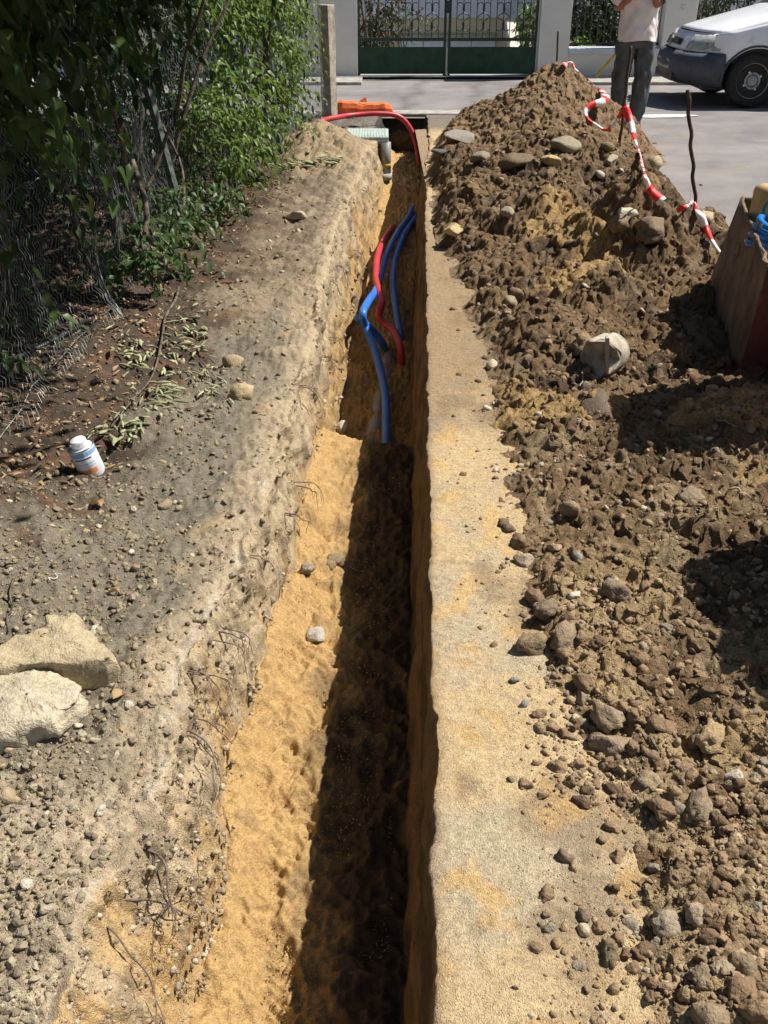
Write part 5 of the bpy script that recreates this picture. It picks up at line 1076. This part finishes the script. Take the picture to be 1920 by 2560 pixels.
# ------------------------------------------------------------------ person standing behind the heap
pb = at(1582, 328); per = empty('person', (pb.x-.08, pb.y, 0), 0); per.scale = (.9, .9, 1); tag(per, 'person in pale shirt and dark grey work trousers behind the heap', 'person')
def skin_body():
    J = {'pel': (0, 0, .94), 'spn': (0, 0, 1.12), 'chs': (0, -.01, 1.33), 'nck': (0, -.01, 1.48), 'hd0': (0, -.03, 1.58), 'hd1': (0, -.03, 1.70),
         'hl': (-.10, 0, .90), 'kl': (-.125, -.02, .49), 'al': (-.13, .02, .09), 'tl': (-.15, -.14, .04), 'hr': (.10, 0, .90), 'kr': (.115, -.03, .49), 'ar': (.10, .03, .09), 'tr': (.11, -.13, .04),
         'sl': (-.19, 0, 1.40), 'el': (-.25, .02, 1.14), 'wl': (-.10, -.20, 1.30), 'pl': (-.04, -.22, 1.40), 'sr': (.19, 0, 1.40), 'er': (.155, -.16, 1.17), 'wr': (.06, -.20, 1.42), 'pr': (.04, -.17, 1.50)}
    E = [('pel', 'spn'), ('spn', 'chs'), ('chs', 'nck'), ('nck', 'hd0'), ('hd0', 'hd1'), ('pel', 'hl'), ('hl', 'kl'), ('kl', 'al'), ('al', 'tl'), ('pel', 'hr'), ('hr', 'kr'), ('kr', 'ar'), ('ar', 'tr'), ('chs', 'sl'), ('sl', 'el'), ('el', 'wl'), ('wl', 'pl'), ('chs', 'sr'), ('sr', 'er'), ('er', 'wr'), ('wr', 'pr')]
    rad = {'pel': .15, 'spn': .135, 'chs': .15, 'nck': .055, 'hd0': .085, 'hd1': .085, 'hl': .09, 'kl': .058, 'al': .042, 'tl': .038, 'hr': .09, 'kr': .058, 'ar': .042, 'tr': .038, 'sl': .06, 'el': .043, 'wl': .03, 'pl': .036, 'sr': .06, 'er': .045, 'wr': .03, 'pr': .036}
    nm = list(J); me = bpy.data.meshes.new('body'); me.from_pydata([J[k] for k in nm], [(nm.index(a), nm.index(b)) for a, b in E], [])
    # fingers
    V = [tuple(v.co) for v in me.vertices]; Ed = [tuple(e.vertices) for e in me.edges]; Rd = [rad[k] for k in nm]
    for hnd, sg in (('pl', 1), ('pr', -1)):
        b = Vector(J[hnd])
        for f, (ox, ln) in enumerate([(-.03, .06), (-.012, .075), (.008, .08), (.026, .07), (.04, .045)]):
            i = len(V); V += [tuple(b+Vector((ox, -.005, .03))), tuple(b+Vector((ox, -.02, .03+ln*.55))), tuple(b+Vector((ox*.9, .0, .03+ln)))]; Ed += [(nm.index(hnd), i), (i, i+1), (i+1, i+2)]; Rd += [.010, .009, .008]
    me = bpy.data.meshes.new('body'); me.from_pydata(V, Ed, []); o = link('body', me, M['skin'], per)
    o.modifiers.new('skin', 'SKIN'); sv = me.skin_vertices[0].data
    for i, rr in enumerate(Rd): sv[i].radius = (rr, rr)
    for v in sv: v.use_root = False
    sv[0].use_root = True
    s_ = o.modifiers.new('sub', 'SUBSURF'); s_.levels = 2; s_.render_levels = 2; return o
body = skin_body()
MB().lathe([(.001, .10), (.05, .095), (.085, .06), (.092, .0), (.088, -.05), (.07, -.06)], 20, Matrix.Translation((0, -.015, 1.70))).build('hair', M['hair'], per, True)
for x in (-.032, .032): MB().lathe([(.001, .012), (.010, .006), (.012, 0), (.001, -.01)], 10, Matrix.Translation((x, -.112, 1.645))).build('eye', M['black'], per, True)
MB().prism([(-.014, -.02), (.014, -.02), (.004, .025), (-.004, .025)], 0, .02, Matrix.Translation((0, -.105, 1.615)) @ Matrix.Rotation(math.pi/2, 4, 'X')).build('nose', M['skin'], per)
def cloth_loft(name, rings, m, seed, amp=.012, n=40, sub=5, fold=(14, 9), cap=False):
    rg = np.array(rings, float); z = []; A = []
    for i in range(len(rg)-1):
        for k in range(sub): z.append(i+k/sub)
    z.append(len(rg)-1); z = np.array(z); q = np.stack([np.interp(z, np.arange(len(rg)), rg[:, c]) for c in range(5)], 1)
    for (cx, cy, cz, rx, ry) in q:
        a = np.linspace(0, 2*np.pi, n, endpoint=False); f = 1+(amp/max(rx, .05))*(fbm(np.cos(a)*1.5+seed, np.sin(a)*1.5+cz*fold[1]*.5, cz*fold[1]*np.ones(n), 2)*1.2+.5*pn(a*2, cz*fold[0]*np.ones(n)+a*2, np.ones(n)*seed))
        e = np.sign(np.cos(a))*np.abs(np.cos(a))**.85; s_ = np.sign(np.sin(a))*np.abs(np.sin(a))**.85; A.append(np.stack([cx+rx*f*e, cy+ry*f*s_, cz+.008*np.sin(3*a+seed)*(1 if len(A) == 0 else 0)], 1))
    A = np.array(A); A = np.concatenate([A, A[:, :1]], 1); o = link(name, make_mesh(name, A.reshape(-1, 3), grid_faces(*A.shape[:2]), smooth=True), m, per); return o
tr = []
cloth_loft('trouser_leg', [(-.125, .02, .03, .078, .085), (-.125, .01, .12, .080, .085), (-.13, -.01, .30, .090, .092), (-.128, -.02, .50, .094, .096), (-.115, -.01, .70, .104, .108), (-.10, 0, .86, .115, .13)], M['trouser'], 3, .022)
cloth_loft('trouser_leg', [(.098, .03, .03, .078, .085), (.098, .02, .12, .080, .085), (.108, -.01, .30, .090, .092), (.116, -.03, .50, .094, .096), (.108, -.01, .70, .104, .108), (.10, 0, .86, .115, .13)], M['trouser'], 8, .022)
cloth_loft('trousers', [(0, 0, .80, .165, .115), (0, 0, .84, .188, .135), (0, 0, .94, .188, .14), (0, 0, 1.04, .175, .13)], M['trouser'], 5, .014)
cloth_loft('shirt', [(0, 0, .865, .215, .165), (0, 0, .93, .212, .16), (0, 0, 1.08, .195, .148), (0, 0, 1.22, .200, .150), (0, 0, 1.36, .215, .145), (0, 0, 1.45, .15, .10), (0, 0, 1.49, .075, .07)], M['shirt'], 12, .020, 60, 7, (16, 6))
for s, e_ in ((-1, (-.25, .02, 1.16)), (1, (.165, -.14, 1.19))):
    MB().tube(catmull([(s*.16, 0, 1.41), (s*.215, -.02, 1.32), tuple(Vector(e_)+Vector((s*.01, 0, .04)))], 5), np.linspace(.082, .068, 11), 14, False).build('sleeve', M['shirt'], per, True)
for x, y in ((-.135, 0), (.10, 0)): MB().lathe([(.001, 0), (.05, 0), (.055, .03), (.045, .08), (.04, .11)], 14, Matrix.Translation((x, -.02, .0)) @ Matrix.Diagonal((.85, 2.2, 1, 1))).build('shoe', M['shoe'], per, True)
tool = MB().tube([tuple(atY(1490, 190, 12.2)), tuple(atY(1545, 128, 12.1)), tuple(atY(1590, 75, 12.0))], .016, 8).build('tool_handle', M['yellow']); tag(tool, 'yellow tool handle leaning behind the person', 'handle')
# ------------------------------------------------------------------ conduits and the drain chamber
def conduit(name, pts, r_, m, label, group=None, cap=True):
    c = catmull(pts, 8); o = MB().tube(c, r_, 14).build(name, m, None, True); tag(o, label, 'conduit', group); return o
A3 = lambda px, py, z: tuple(at(px, py, z))
def T3(px, py, lift):
    d = ray(px, py)
    for t in np.arange(3, 14, .01):
        if CAMH+d[2]*t <= float(zfloor(d[1]*t))+lift: break
    return (d[0]*t, d[1]*t, CAMH+d[2]*t)
conduit('blue_conduit', [A3(965, 1150, -.79), A3(965, 1095, -.77), A3(962, 985, -.74), A3(938, 880, -.68), A3(915, 820, -.58), A3(907, 785, -.47), A3(920, 755, -.47), A3(940, 725, -.52), A3(952, 690, -.60), T3(967, 635, .12), T3(995, 580, .08), T3(1020, 545, .05), T3(1032, 520, .0), T3(1036, 508, -.05)], .027, M['blue'], 'blue conduit arching up against the sunny trench wall')
conduit('blue_conduit', [T3(1004, 860, -.03), T3(1000, 835, .05), T3(990, 775, .08), T3(982, 700, .08), T3(990, 640, .08), T3(1012, 585, .06), T3(1035, 550, .03), T3(1043, 535, -.05)], .027, M['blue'], 'blue conduit running along the dark right side of the trench')
conduit('blue_conduit', [A3(893, 793, -.50), A3(915, 812, -.58), A3(940, 835, -.66), A3(958, 862, -.74), A3(968, 890, -.86)], .026, M['blue'], 'short blue conduit stub crossing under the arched one')
conduit('red_conduit', [T3(988, 556, -.03), T3(978, 572, .05), T3(960, 600, .10), T3(944, 640, .20), A3(940, 690, -.56), A3(948, 725, -.50), A3(955, 755, -.52), A3(948, 790, -.60), A3(965, 812, -.65), A3(985, 828, -.66), A3(1000, 865, -.68), A3(1004, 900, -.76), A3(1002, 930, -.86)], .026, M['red'], 'red conduit snaking between the blue ones in the trench')
conduit('red_conduit', [tuple(atY(840, 324, 10.3)), tuple(atY(818, 316, 10.4)), tuple(atY(804, 307, 10.55)), tuple(atY(812, 300, 10.75)), tuple(atY(840, 294, 10.9)), tuple(atY(880, 288, 11.1)), tuple(atY(950, 284, 11.2)), tuple(atY(1000, 293, 11.25)), tuple(atY(1030, 330, 11.25)), tuple(atY(1045, 385, 11.2)), tuple(atY(1050, 440, 11.1))], .027, M['red'], 'red conduit arched over the far end of the trench')
pipe = MB().tube(catmull([A3(925, 1120, -.85), A3(945, 1040, -.84), A3(975, 870, -.84), A3(992, 740, -.83), A3(1003, 640, -.84), A3(1010, 590, -.88)], 5), .052, 16).build('drain_pipe', M['greypvc'], None, True); tag(pipe, 'grey drain pipe half buried along the trench floor', 'pipe')
ch = empty('inspection_chamber', (-.17, 10.4, 0)); tag(ch, 'grey drain chamber with ribbed pale lid at the trench end', 'drain chamber')
lid = MB().box((0, 0, .035), (.43, .54, .03)).build('lid', M['cover'], ch, bevel=.005)
for i in range(14): MB().box((-.19+.029*i, 0, .053), (.014, .47, .008)).build('lid_rib', M['cover'], lid)
MB().box((-.02, 0, .0), (.46, .57, .035)).build('rim', M['greypvc'], ch, bevel=.006); MB().box((0, .03, -.26), (.36, .46, .48)).build('box', M['greypvc'], ch, bevel=.02)
MB().lathe([(.055, -.30), (.055, .0)], 18, Matrix.Translation((.185, -.255, 0))).build('riser_pipe', M['greypvc'], ch, True)
MB().lathe([(.055, -.36), (.085, -.355), (.088, -.30), (.06, -.295)], 18, Matrix.Translation((.165, -.26, 0))).build('collar', M['concg'], ch, True)
MB().lathe([(.060, -.62), (.064, -.36)], 18, Matrix.Translation((.165, -.26, 0))).build('lower_pipe', M['greypvc'], ch, True)
MB().lathe([(.0565, -.24), (.0565, -.20)], 18, Matrix.Translation((.185, -.255, 0))).build('sticker', M['yellow'], ch, True)
# orange bundle on the kerb
ob = at(908, 290, .02); ob.y = 12.12; e = empty('orange_bundle', (ob.x, ob.y, .022)); tag(e, 'folded bundle of orange plastic lying on the kerb', 'bundle')
mb = MB(); n = 26; rings = []
for i in range(n):
    t = i/(n-1); x = -.33+.66*t; hh = .115*(1-.25*t)*(1+.10*math.sin(9*t)+.06*math.sin(23*t)); ww = .10*(1+.1*math.sin(5*t+1)); end = .55+.45*min(1, 8*t, 8*(1-t))
    rings.append([(x+.03*(z-.5)*(1-2*t), y*ww*end, z*hh*(.75+.25*end)) for (y, z) in [(-1, 0), (-1.05, .45), (-.85, .9), (-.3, 1.0), (.3, .93), (.85, .95), (1, .4), (1, 0)]])
mb.add(np.array(rings).reshape(-1, 3), [(8*i+k, 8*i+(k+1) % 8, 8*(i+1)+(k+1) % 8, 8*(i+1)+k) for i in range(n-1) for k in range(8)]+[tuple(range(7, -1, -1)), tuple(range(8*(n-1), 8*n))]); mb.build('sheet', M['orange'], e)
mb = MB().add([(-.06, -.05, .11), (.04, -.05, .11), (.03, -.03, .16), (-.01, -.02, .15), (-.05, 0, .11), (.04, .02, .11)], [(0, 1, 2, 3), (4, 3, 2, 5), (0, 3, 4), (1, 5, 2)]); mb.build('loose_flap', M['orange'], e)

# ------------------------------------------------------------------ solvent can pushed into the soil
cl, _ = hit(233, 1178); can = empty('solvent_can', (cl.x, cl.y, cl.z-.012)); can.rotation_euler = (.05, -.24, .15); tag(can, 'small white and blue can with white screw cap tilted in soil', 'can')
CR, CH = .0475, .118
MB().lathe([(CR*.97, 0), (CR, .002), (CR, CH), (CR*.99, CH+.001)], 40).build('label_sleeve', M['can'], can, True)
MB().lathe([(CR*.985, CH), (CR*1.03, CH+.001), (CR*1.03, CH+.005), (CR*.97, CH+.005), (CR*.94, CH-.004), (.001, CH-.004)], 40).build('top', M['canmetal'], can, True)
MB().lathe([(.024, CH-.004), (.024, CH+.006), (.030, CH+.008), (.0275, CH+.030), (.026, CH+.032), (.001, CH+.032)], 32).build('screw_cap', M['whitecap'], can, True)
mb = MB()
for k in range(32): a = k*math.pi/16; mb.box((.0292*math.cos(a), .0292*math.sin(a), CH+.018), (.0015, .0022, .018), Matrix.Rotation(a, 3, 'Z'))
mb.build('cap_ribs', M['whitecap'], can)
def band(name, z0, z1, a0, a1, m, dr=.0004):
    A = np.array([[((CR+dr)*math.cos(a), (CR+dr)*math.sin(a), z) for a in np.linspace(a0, a1, 24)] for z in (z0, z1)]); link(name, make_mesh(name, A.reshape(-1, 3), grid_faces(2, 24), smooth=True), m, can)
PI = math.pi
band('blue_band', .096, .113, -PI*1.05, PI*.95, M['canblue']); band('orange_band', .026, .044, -PI*.78, -PI*.26, M['canorange']); band('dark_print', .085, .090, -PI*.70, -PI*.28, M['canink'], .0005); band('grey_print', .066, .069, -PI*.78, -PI*.24, M['canhaze'], .0005); band('grey_print', .056, .058, -PI*.78, -PI*.24, M['canhaze'], .0005)
band('dark_print', .008, .018, -PI*.55, -PI*.49, M['canink'], .0005); band('side_print', .02, .085, -PI*.93, -PI*.84, M['canink'], .0005)
for k in range(6): band('grey_print', .028+.010*k, .030+.010*k, -PI*.2, -PI*.08, M['canhaze'], .0005)

# ------------------------------------------------------------------ stakes and barrier tape
def mzp(x, y): return float(zs(np.array([x]), np.array([y]))[0])
def stake(pxt, pyt, pxb, pyb, Y, r_, wav, label, n=14, m='stake'):
    a, b = atY(pxt, pyt, Y), atY(pxb, pyb, Y); b = b+(b-a).normalized()*.25; pts = []
    for i in range(n):
        f = i/(n-1); q = a.lerp(b, f); q += Vector((wav*math.sin(i*2.1), wav*math.cos(i*2.1)*.6, 0)); pts.append(tuple(q))
    c = catmull(pts, 4); o = MB().tube(c, r_, 8).build('stake', M[m], None, True); tag(o, label, 'stake'); return a, b
S1 = stake(1395, 78, 1392, 160, 11.0, .010, 0, 'thin straight iron bar standing behind the heap\'s peak')
S2 = stake(1577, 115, 1545, 400, 8.6, .013, .004, 'brown wooden stake in front of the person')
S3 = stake(1719, 225, 1742, 570, 6.3, .012, .007, 'twisted rusty iron stake near the dumper skip', 18)
def tape(pts, width, label, seed, stripe=.10, horiz=False, face=None):
    c = catmull(pts, 6); r = random.Random(seed); L = np.concatenate([[0], np.cumsum(np.linalg.norm(np.diff(c, axis=0), axis=1))]); n = max(12, int(L[-1]/.02)); s = np.linspace(0, L[-1], n)
    Q = np.stack([np.interp(s, L, c[:, k]) for k in range(3)], 1); T = np.gradient(Q, axis=0); T /= np.linalg.norm(T, axis=1)[:, None]+1e-9
    view = np.array((0, -1, .25)); V = []
    for i in range(n):
        W = np.cross(T[i], view); W /= np.linalg.norm(W)+1e-9; tw = .35*math.sin(s[i]*7+seed); W = W*math.cos(tw)+view*math.sin(tw)*.8; cr = .65+.35*math.sin(s[i]*5+seed*2)
        V += [Q[i]-W*width/2*cr, Q[i]+np.cross(W, T[i])*.008, Q[i]+W*width/2*cr]
    me = bpy.data.meshes.new('barrier_tape'); F = [(3*i+k, 3*i+k+1, 3*i+4+k, 3*i+3+k) for i in range(n-1) for k in (0, 1)]; me.from_pydata([tuple(v) for v in V], [], F); me.materials.append(M['tapered']); me.materials.append(M['tapewhite'])
    for i, p in enumerate(me.polygons): p.material_index = int((s[i//2]/stripe) % 2); p.use_smooth = True
    o = link('barrier_tape', me); so = o.modifiers.new('t', 'SOLIDIFY'); so.thickness = .0012; tag(o, label, 'barrier tape'); return o
def surf(px, py, lift=.02): h, _ = hit(px, py); return (h.x, h.y, h.z+lift)
def near(px, py, Y):                                    # free hanging, but never inside the heap
    q = atY(px, py, Y); h, _ = hit(px, py)
    return tuple(q) if q.y < h.y-.03 else (h.x*.993, h.y*.993-.02, h.z+.03)
tape([near(1408, 172, 10.0), near(1418, 160, 9.95), near(1430, 158, 9.9), near(1436, 172, 9.85), near(1445, 180, 9.8)], .075, 'crumpled red and white tape end on the heap\'s peak', 1, .07)
tape([surf(1462, 192, .01), surf(1470, 200, .012), surf(1478, 212, .008)], .07, 'short scrap of tape half buried below the peak', 2, .09)
tape([surf(1500, 232, .02), near(1515, 243, 9.1), near(1505, 255, 9.0), near(1478, 262, 8.95), near(1464, 278, 8.9), near(1470, 298, 8.8), near(1490, 312, 8.75), near(1512, 325, 8.7), near(1532, 315, 8.65), near(1548, 292, 8.62), near(1561, 270, 8.58)], .075, 'looped red and white tape tied to the wooden stake', 3, .10)
tape([near(1561, 266, 8.56), near(1574, 300, 8.5), near(1586, 345, 8.3), near(1597, 392, 8.0), near(1606, 440, 7.7), near(1622, 485, 7.35), near(1650, 522, 7.0)], .07, 'red and white tape hanging down the slope from the stake', 4, .13)
tape([surf(1692, 538, .02), near(1712, 528, 6.3), near(1733, 514, 6.27)], .075, 'short tape end tied left of the twisted stake', 5, .10)
tape([near(1733, 512, 6.26), near(1742, 540, 6.2), near(1762, 585, 6.05), near(1785, 625, 5.9), near(1812, 662, 5.75)], .07, 'red and white tape from the twisted stake to the skip', 6, .13)

# ------------------------------------------------------------------ broken concrete pipe piece
cc, _ = hit(1508, 915); cp_ = empty('concrete_chunk', tuple(cc)); tag(cp_, 'broken grey concrete pipe end lying on the spoil', 'concrete chunk')
mb = MB(); n = 44; R_ = .088; rows_ = []
for i, y in enumerate((-.085, -.08, -.03, .03, .08, .085)):
    row = []
    for k in range(n):
        a = 2*math.pi*k/n; rr = R_*(1 if 0 < i < 5 else .93)*(1-.10*math.exp(-((a-1.9)/.12)**2)); yy = y+(.03*math.sin(a*2+1)+.018*math.sin(a*5) if i < 2 else 0); row.append((rr*math.cos(a), yy, rr*math.sin(a)))
    rows_.append(row)
mb.add(np.array(rows_).reshape(-1, 3), [(i*n+k, i*n+(k+1) % n, (i+1)*n+(k+1) % n, (i+1)*n+k) for i in range(5) for k in range(n)]+[tuple(range(n)), tuple(range(6*n-1, 5*n-1, -1))])
o = mb.build('pipe_piece', M['conc'], cp_, False, bevel=.008); o.rotation_euler = (-.15, .1, -.55); o.location = (0, 0, .045)
MB().box((-.015, -.105, .085), (.012, .03, .16), Matrix.Rotation(-.1, 3, 'Y')).build('crack_edge', M['concg'], cp_)

# ------------------------------------------------------------------ site dumper: skip at the frame's edge, the unseen rest added for its shadow
dz0 = .03
dm_ = empty('site_dumper', (1.9, 4.3, 0)); tag(dm_, 'rusty red dumper skip loaded with a jerrycan at the right edge', 'dumper')
B0 = Vector((1.74, 5.06, dz0)); C0 = Vector((1.545, 3.92, dz0)); W_ = .95
top = [Vector((1.80, 4.98, .565)), Vector((1.555, 3.86, .54)), Vector((2.75, 3.70, .54)), Vector((2.85, 4.95, .57))]; bot = [B0, C0, Vector((2.60, 3.78, dz0)), Vector((2.70, 4.98, dz0))]
def plate(name, q, m, th=.012):
    q = [Vector(v)-dm_.location for v in q]; n = 10; A = np.array([[tuple(q[0].lerp(q[1], i/n).lerp(q[3].lerp(q[2], i/n), k/n)) for k in range(n+1)] for i in range(n+1)])
    nr = np.cross(A[-1, 0]-A[0, 0], A[0, -1]-A[0, 0]); nr /= np.linalg.norm(nr); A += (nr[None, None]*(.010*fbm(A[..., 0]*3, A[..., 1]*3, A[..., 2]*3, 2))[..., None])
    o = link(name, make_mesh(name, A.reshape(-1, 3), [tuple(f) for f in grid_faces(n+1, n+1)], smooth=True), m, dm_); s_ = o.modifiers.new('t', 'SOLIDIFY'); s_.thickness = th; s_.offset = 0; return o
plate('side_plate', [bot[0], bot[1], top[1], top[0]], M['rust']); plate('front_plate', [bot[1], bot[2], top[2], top[1]], M['redpaint']); plate('side_plate', [bot[2], bot[3], top[3], top[2]], M['rust']); plate('rear_plate', [bot[3], bot[0], top[0], top[3]], M['rust']); plate('floor_plate', [bot[0]+Vector((0, 0, .02)), bot[1]+Vector((0, 0, .02)), bot[2]+Vector((0, 0, .02)), bot[3]+Vector((0, 0, .02))], M['rust'])
rp = [tuple(v-dm_.location) for v in top]; rr_ = random.Random(2); pts = []
for a, b in zip(rp[:1]+rp[1:2], rp[1:2]+rp[2:3]):
    for i in range(14): f = i/14; pts.append(tuple(Vector(a).lerp(Vector(b), f)+Vector((rr_.gauss(0, .004), rr_.gauss(0, .004), rr_.gauss(0, .005)))))
MB().tube(pts, .009, 6).build('rim_bead', M['rust'], dm_, True)
MB().tube([(x*.028+(1.70-1.9)+.0, -.0+y*.028+(4.62-4.3), .41+0*y) for x, y in []] or [tuple(Vector((1.668, 4.55+.035*math.cos(a), .42+.035*math.sin(a)))-dm_.location) for a in np.linspace(.8, 5.2, 14)], .004, 5).build('weld_ring', M['rust'], dm_)
# unseen rest of the dumper, added and sized to cast shadows on the spoil
def dbox(name, c, d, m, bev=.03): return MB().box(tuple(Vector(c)-dm_.location), d).build(name, m, dm_, bevel=bev)
dbox('chassis', (2.15, 2.9, .30), (.35, 1.9, .14), M['black']); dbox('engine_shadow_caster', (1.86, 2.22, .62), (.84, .70, .66), M['dumperyellow'], .06); dbox('seat_shadow_caster', (1.76, 2.24, 1.0), (.5, .56, .10), M['black'], .04); dbox('seat_back_shadow_caster', (1.86, 2.16, 1.16), (.4, .14, .30), M['black'], .04)
dbox('console_shadow_caster', (2.02, 3.55, .70), (.66, .46, .90), M['dumperyellow'], .05); dbox('panel_shadow_caster', (1.98, 3.55, 1.24), (.56, .42, .20), M['black'], .03)
MB().tube([tuple(Vector((2.0, 3.4, .9))-dm_.location), tuple(Vector((2.0, 3.3, 1.1))-dm_.location)], .025, 8).build('steering_column', M['black'], dm_)
MB().tube([tuple(Vector((2.0+.17*math.cos(a), 3.28+.05*math.sin(a), 1.12+.16*math.sin(a)))-dm_.location) for a in np.linspace(0, 2*math.pi, 24)], .013, 6).build('steering_wheel', M['black'], dm_)
for (x, y) in ((1.60, 2.2), (2.42, 2.2), (2.98, 4.4)):
    w_ = empty('wheel'); w_.parent = dm_; w_.matrix_local = Matrix.Translation(Vector((x, y, .27))-dm_.location) @ Matrix.Rotation(math.pi/2, 4, 'Y')
    MB().lathe([(.13, -.09), (.22, -.10), (.27, -.07), (.27, .07), (.22, .10), (.13, .09)], 28).build('tyre', M['tyre'], w_, True); MB().lathe([(.001, .03), (.10, .03), (.13, .08), (.13, -.08)], 20).build('rim', M['rim'], w_, True)
# load of the skip
def loose(name, label, cat): e = empty(name); tag(e, label, cat); return e
jq = atY(1900, 560, 4.75); j = empty('jerrycan', (jq.x+.04, 4.62, .36), .15); tag(j, 'dusty beige plastic jerrycan standing in the skip', 'jerrycan')
mb = MB().box((0, 0, .17), (.26, .17, .34)); o = mb.build('body', M['jerry'], j, True, bevel=.035)
MB().tube(catmull([(-.07, 0, .35), (-.03, 0, .40), (.04, 0, .40), (.08, 0, .35)], 4), .014, 8).build('handle', M['jerry'], j, True); MB().lathe([(.025, .33), (.025, .37), (.001, .372)], 14, Matrix.Translation((.1, 0, 0))).build('cap', M['black'], j, True)
hq = atY(1905, 590, 4.28); h_ = empty('blue_hose_coil', (hq.x+.125, 4.36, hq.z+.0), .2); tag(h_, 'coil of glossy blue hose lying in the skip', 'hose')
mb = MB()
for k in range(4): mb.tube([((.145-.012*k)*math.cos(a), (.145-.01*k)*math.sin(a), -.05+.028*k+.012*math.sin(a*2+k)) for a in np.linspace(0, 2*math.pi, 40)], .016, 10, False)
mb.build('coil', M['bluegloss'], h_, True)
bq = atY(1899, 592, 4.32); b_ = MB().tube([tuple(bq+Vector((-.012, 0, -.14))), tuple(bq+Vector((.008, .02, .055)))], .021, 16, False).build('black_pipe_offcut', M['blackpipe'], None, True); so = b_.modifiers.new('t', 'SOLIDIFY'); so.thickness = .004; tag(b_, 'short black pipe offcut sticking up from the skip', 'pipe')
tq = atY(1918, 530, 4.45); t_ = MB()
for k in range(3): t_.tube([(tq.x+.035+(.055-.006*k)*math.cos(a), 4.45+.01*k, tq.z+(.065-.008*k)*math.sin(a)) for a in np.linspace(0, 2*math.pi, 26)], .006, 6, False)
tag(t_.build('strap_coil', M['teal'], None, True), 'teal strap coil hanging before the jerrycan', 'strap')
mb = MB().box((0, 0, .15), (.75, .75, .26)); fl_ = mb.build('rubble_load', M['rust']); fl_.location = (2.15, 4.35, .05); tag(fl_, 'dirty crate filling the bottom of the skip', 'crate')
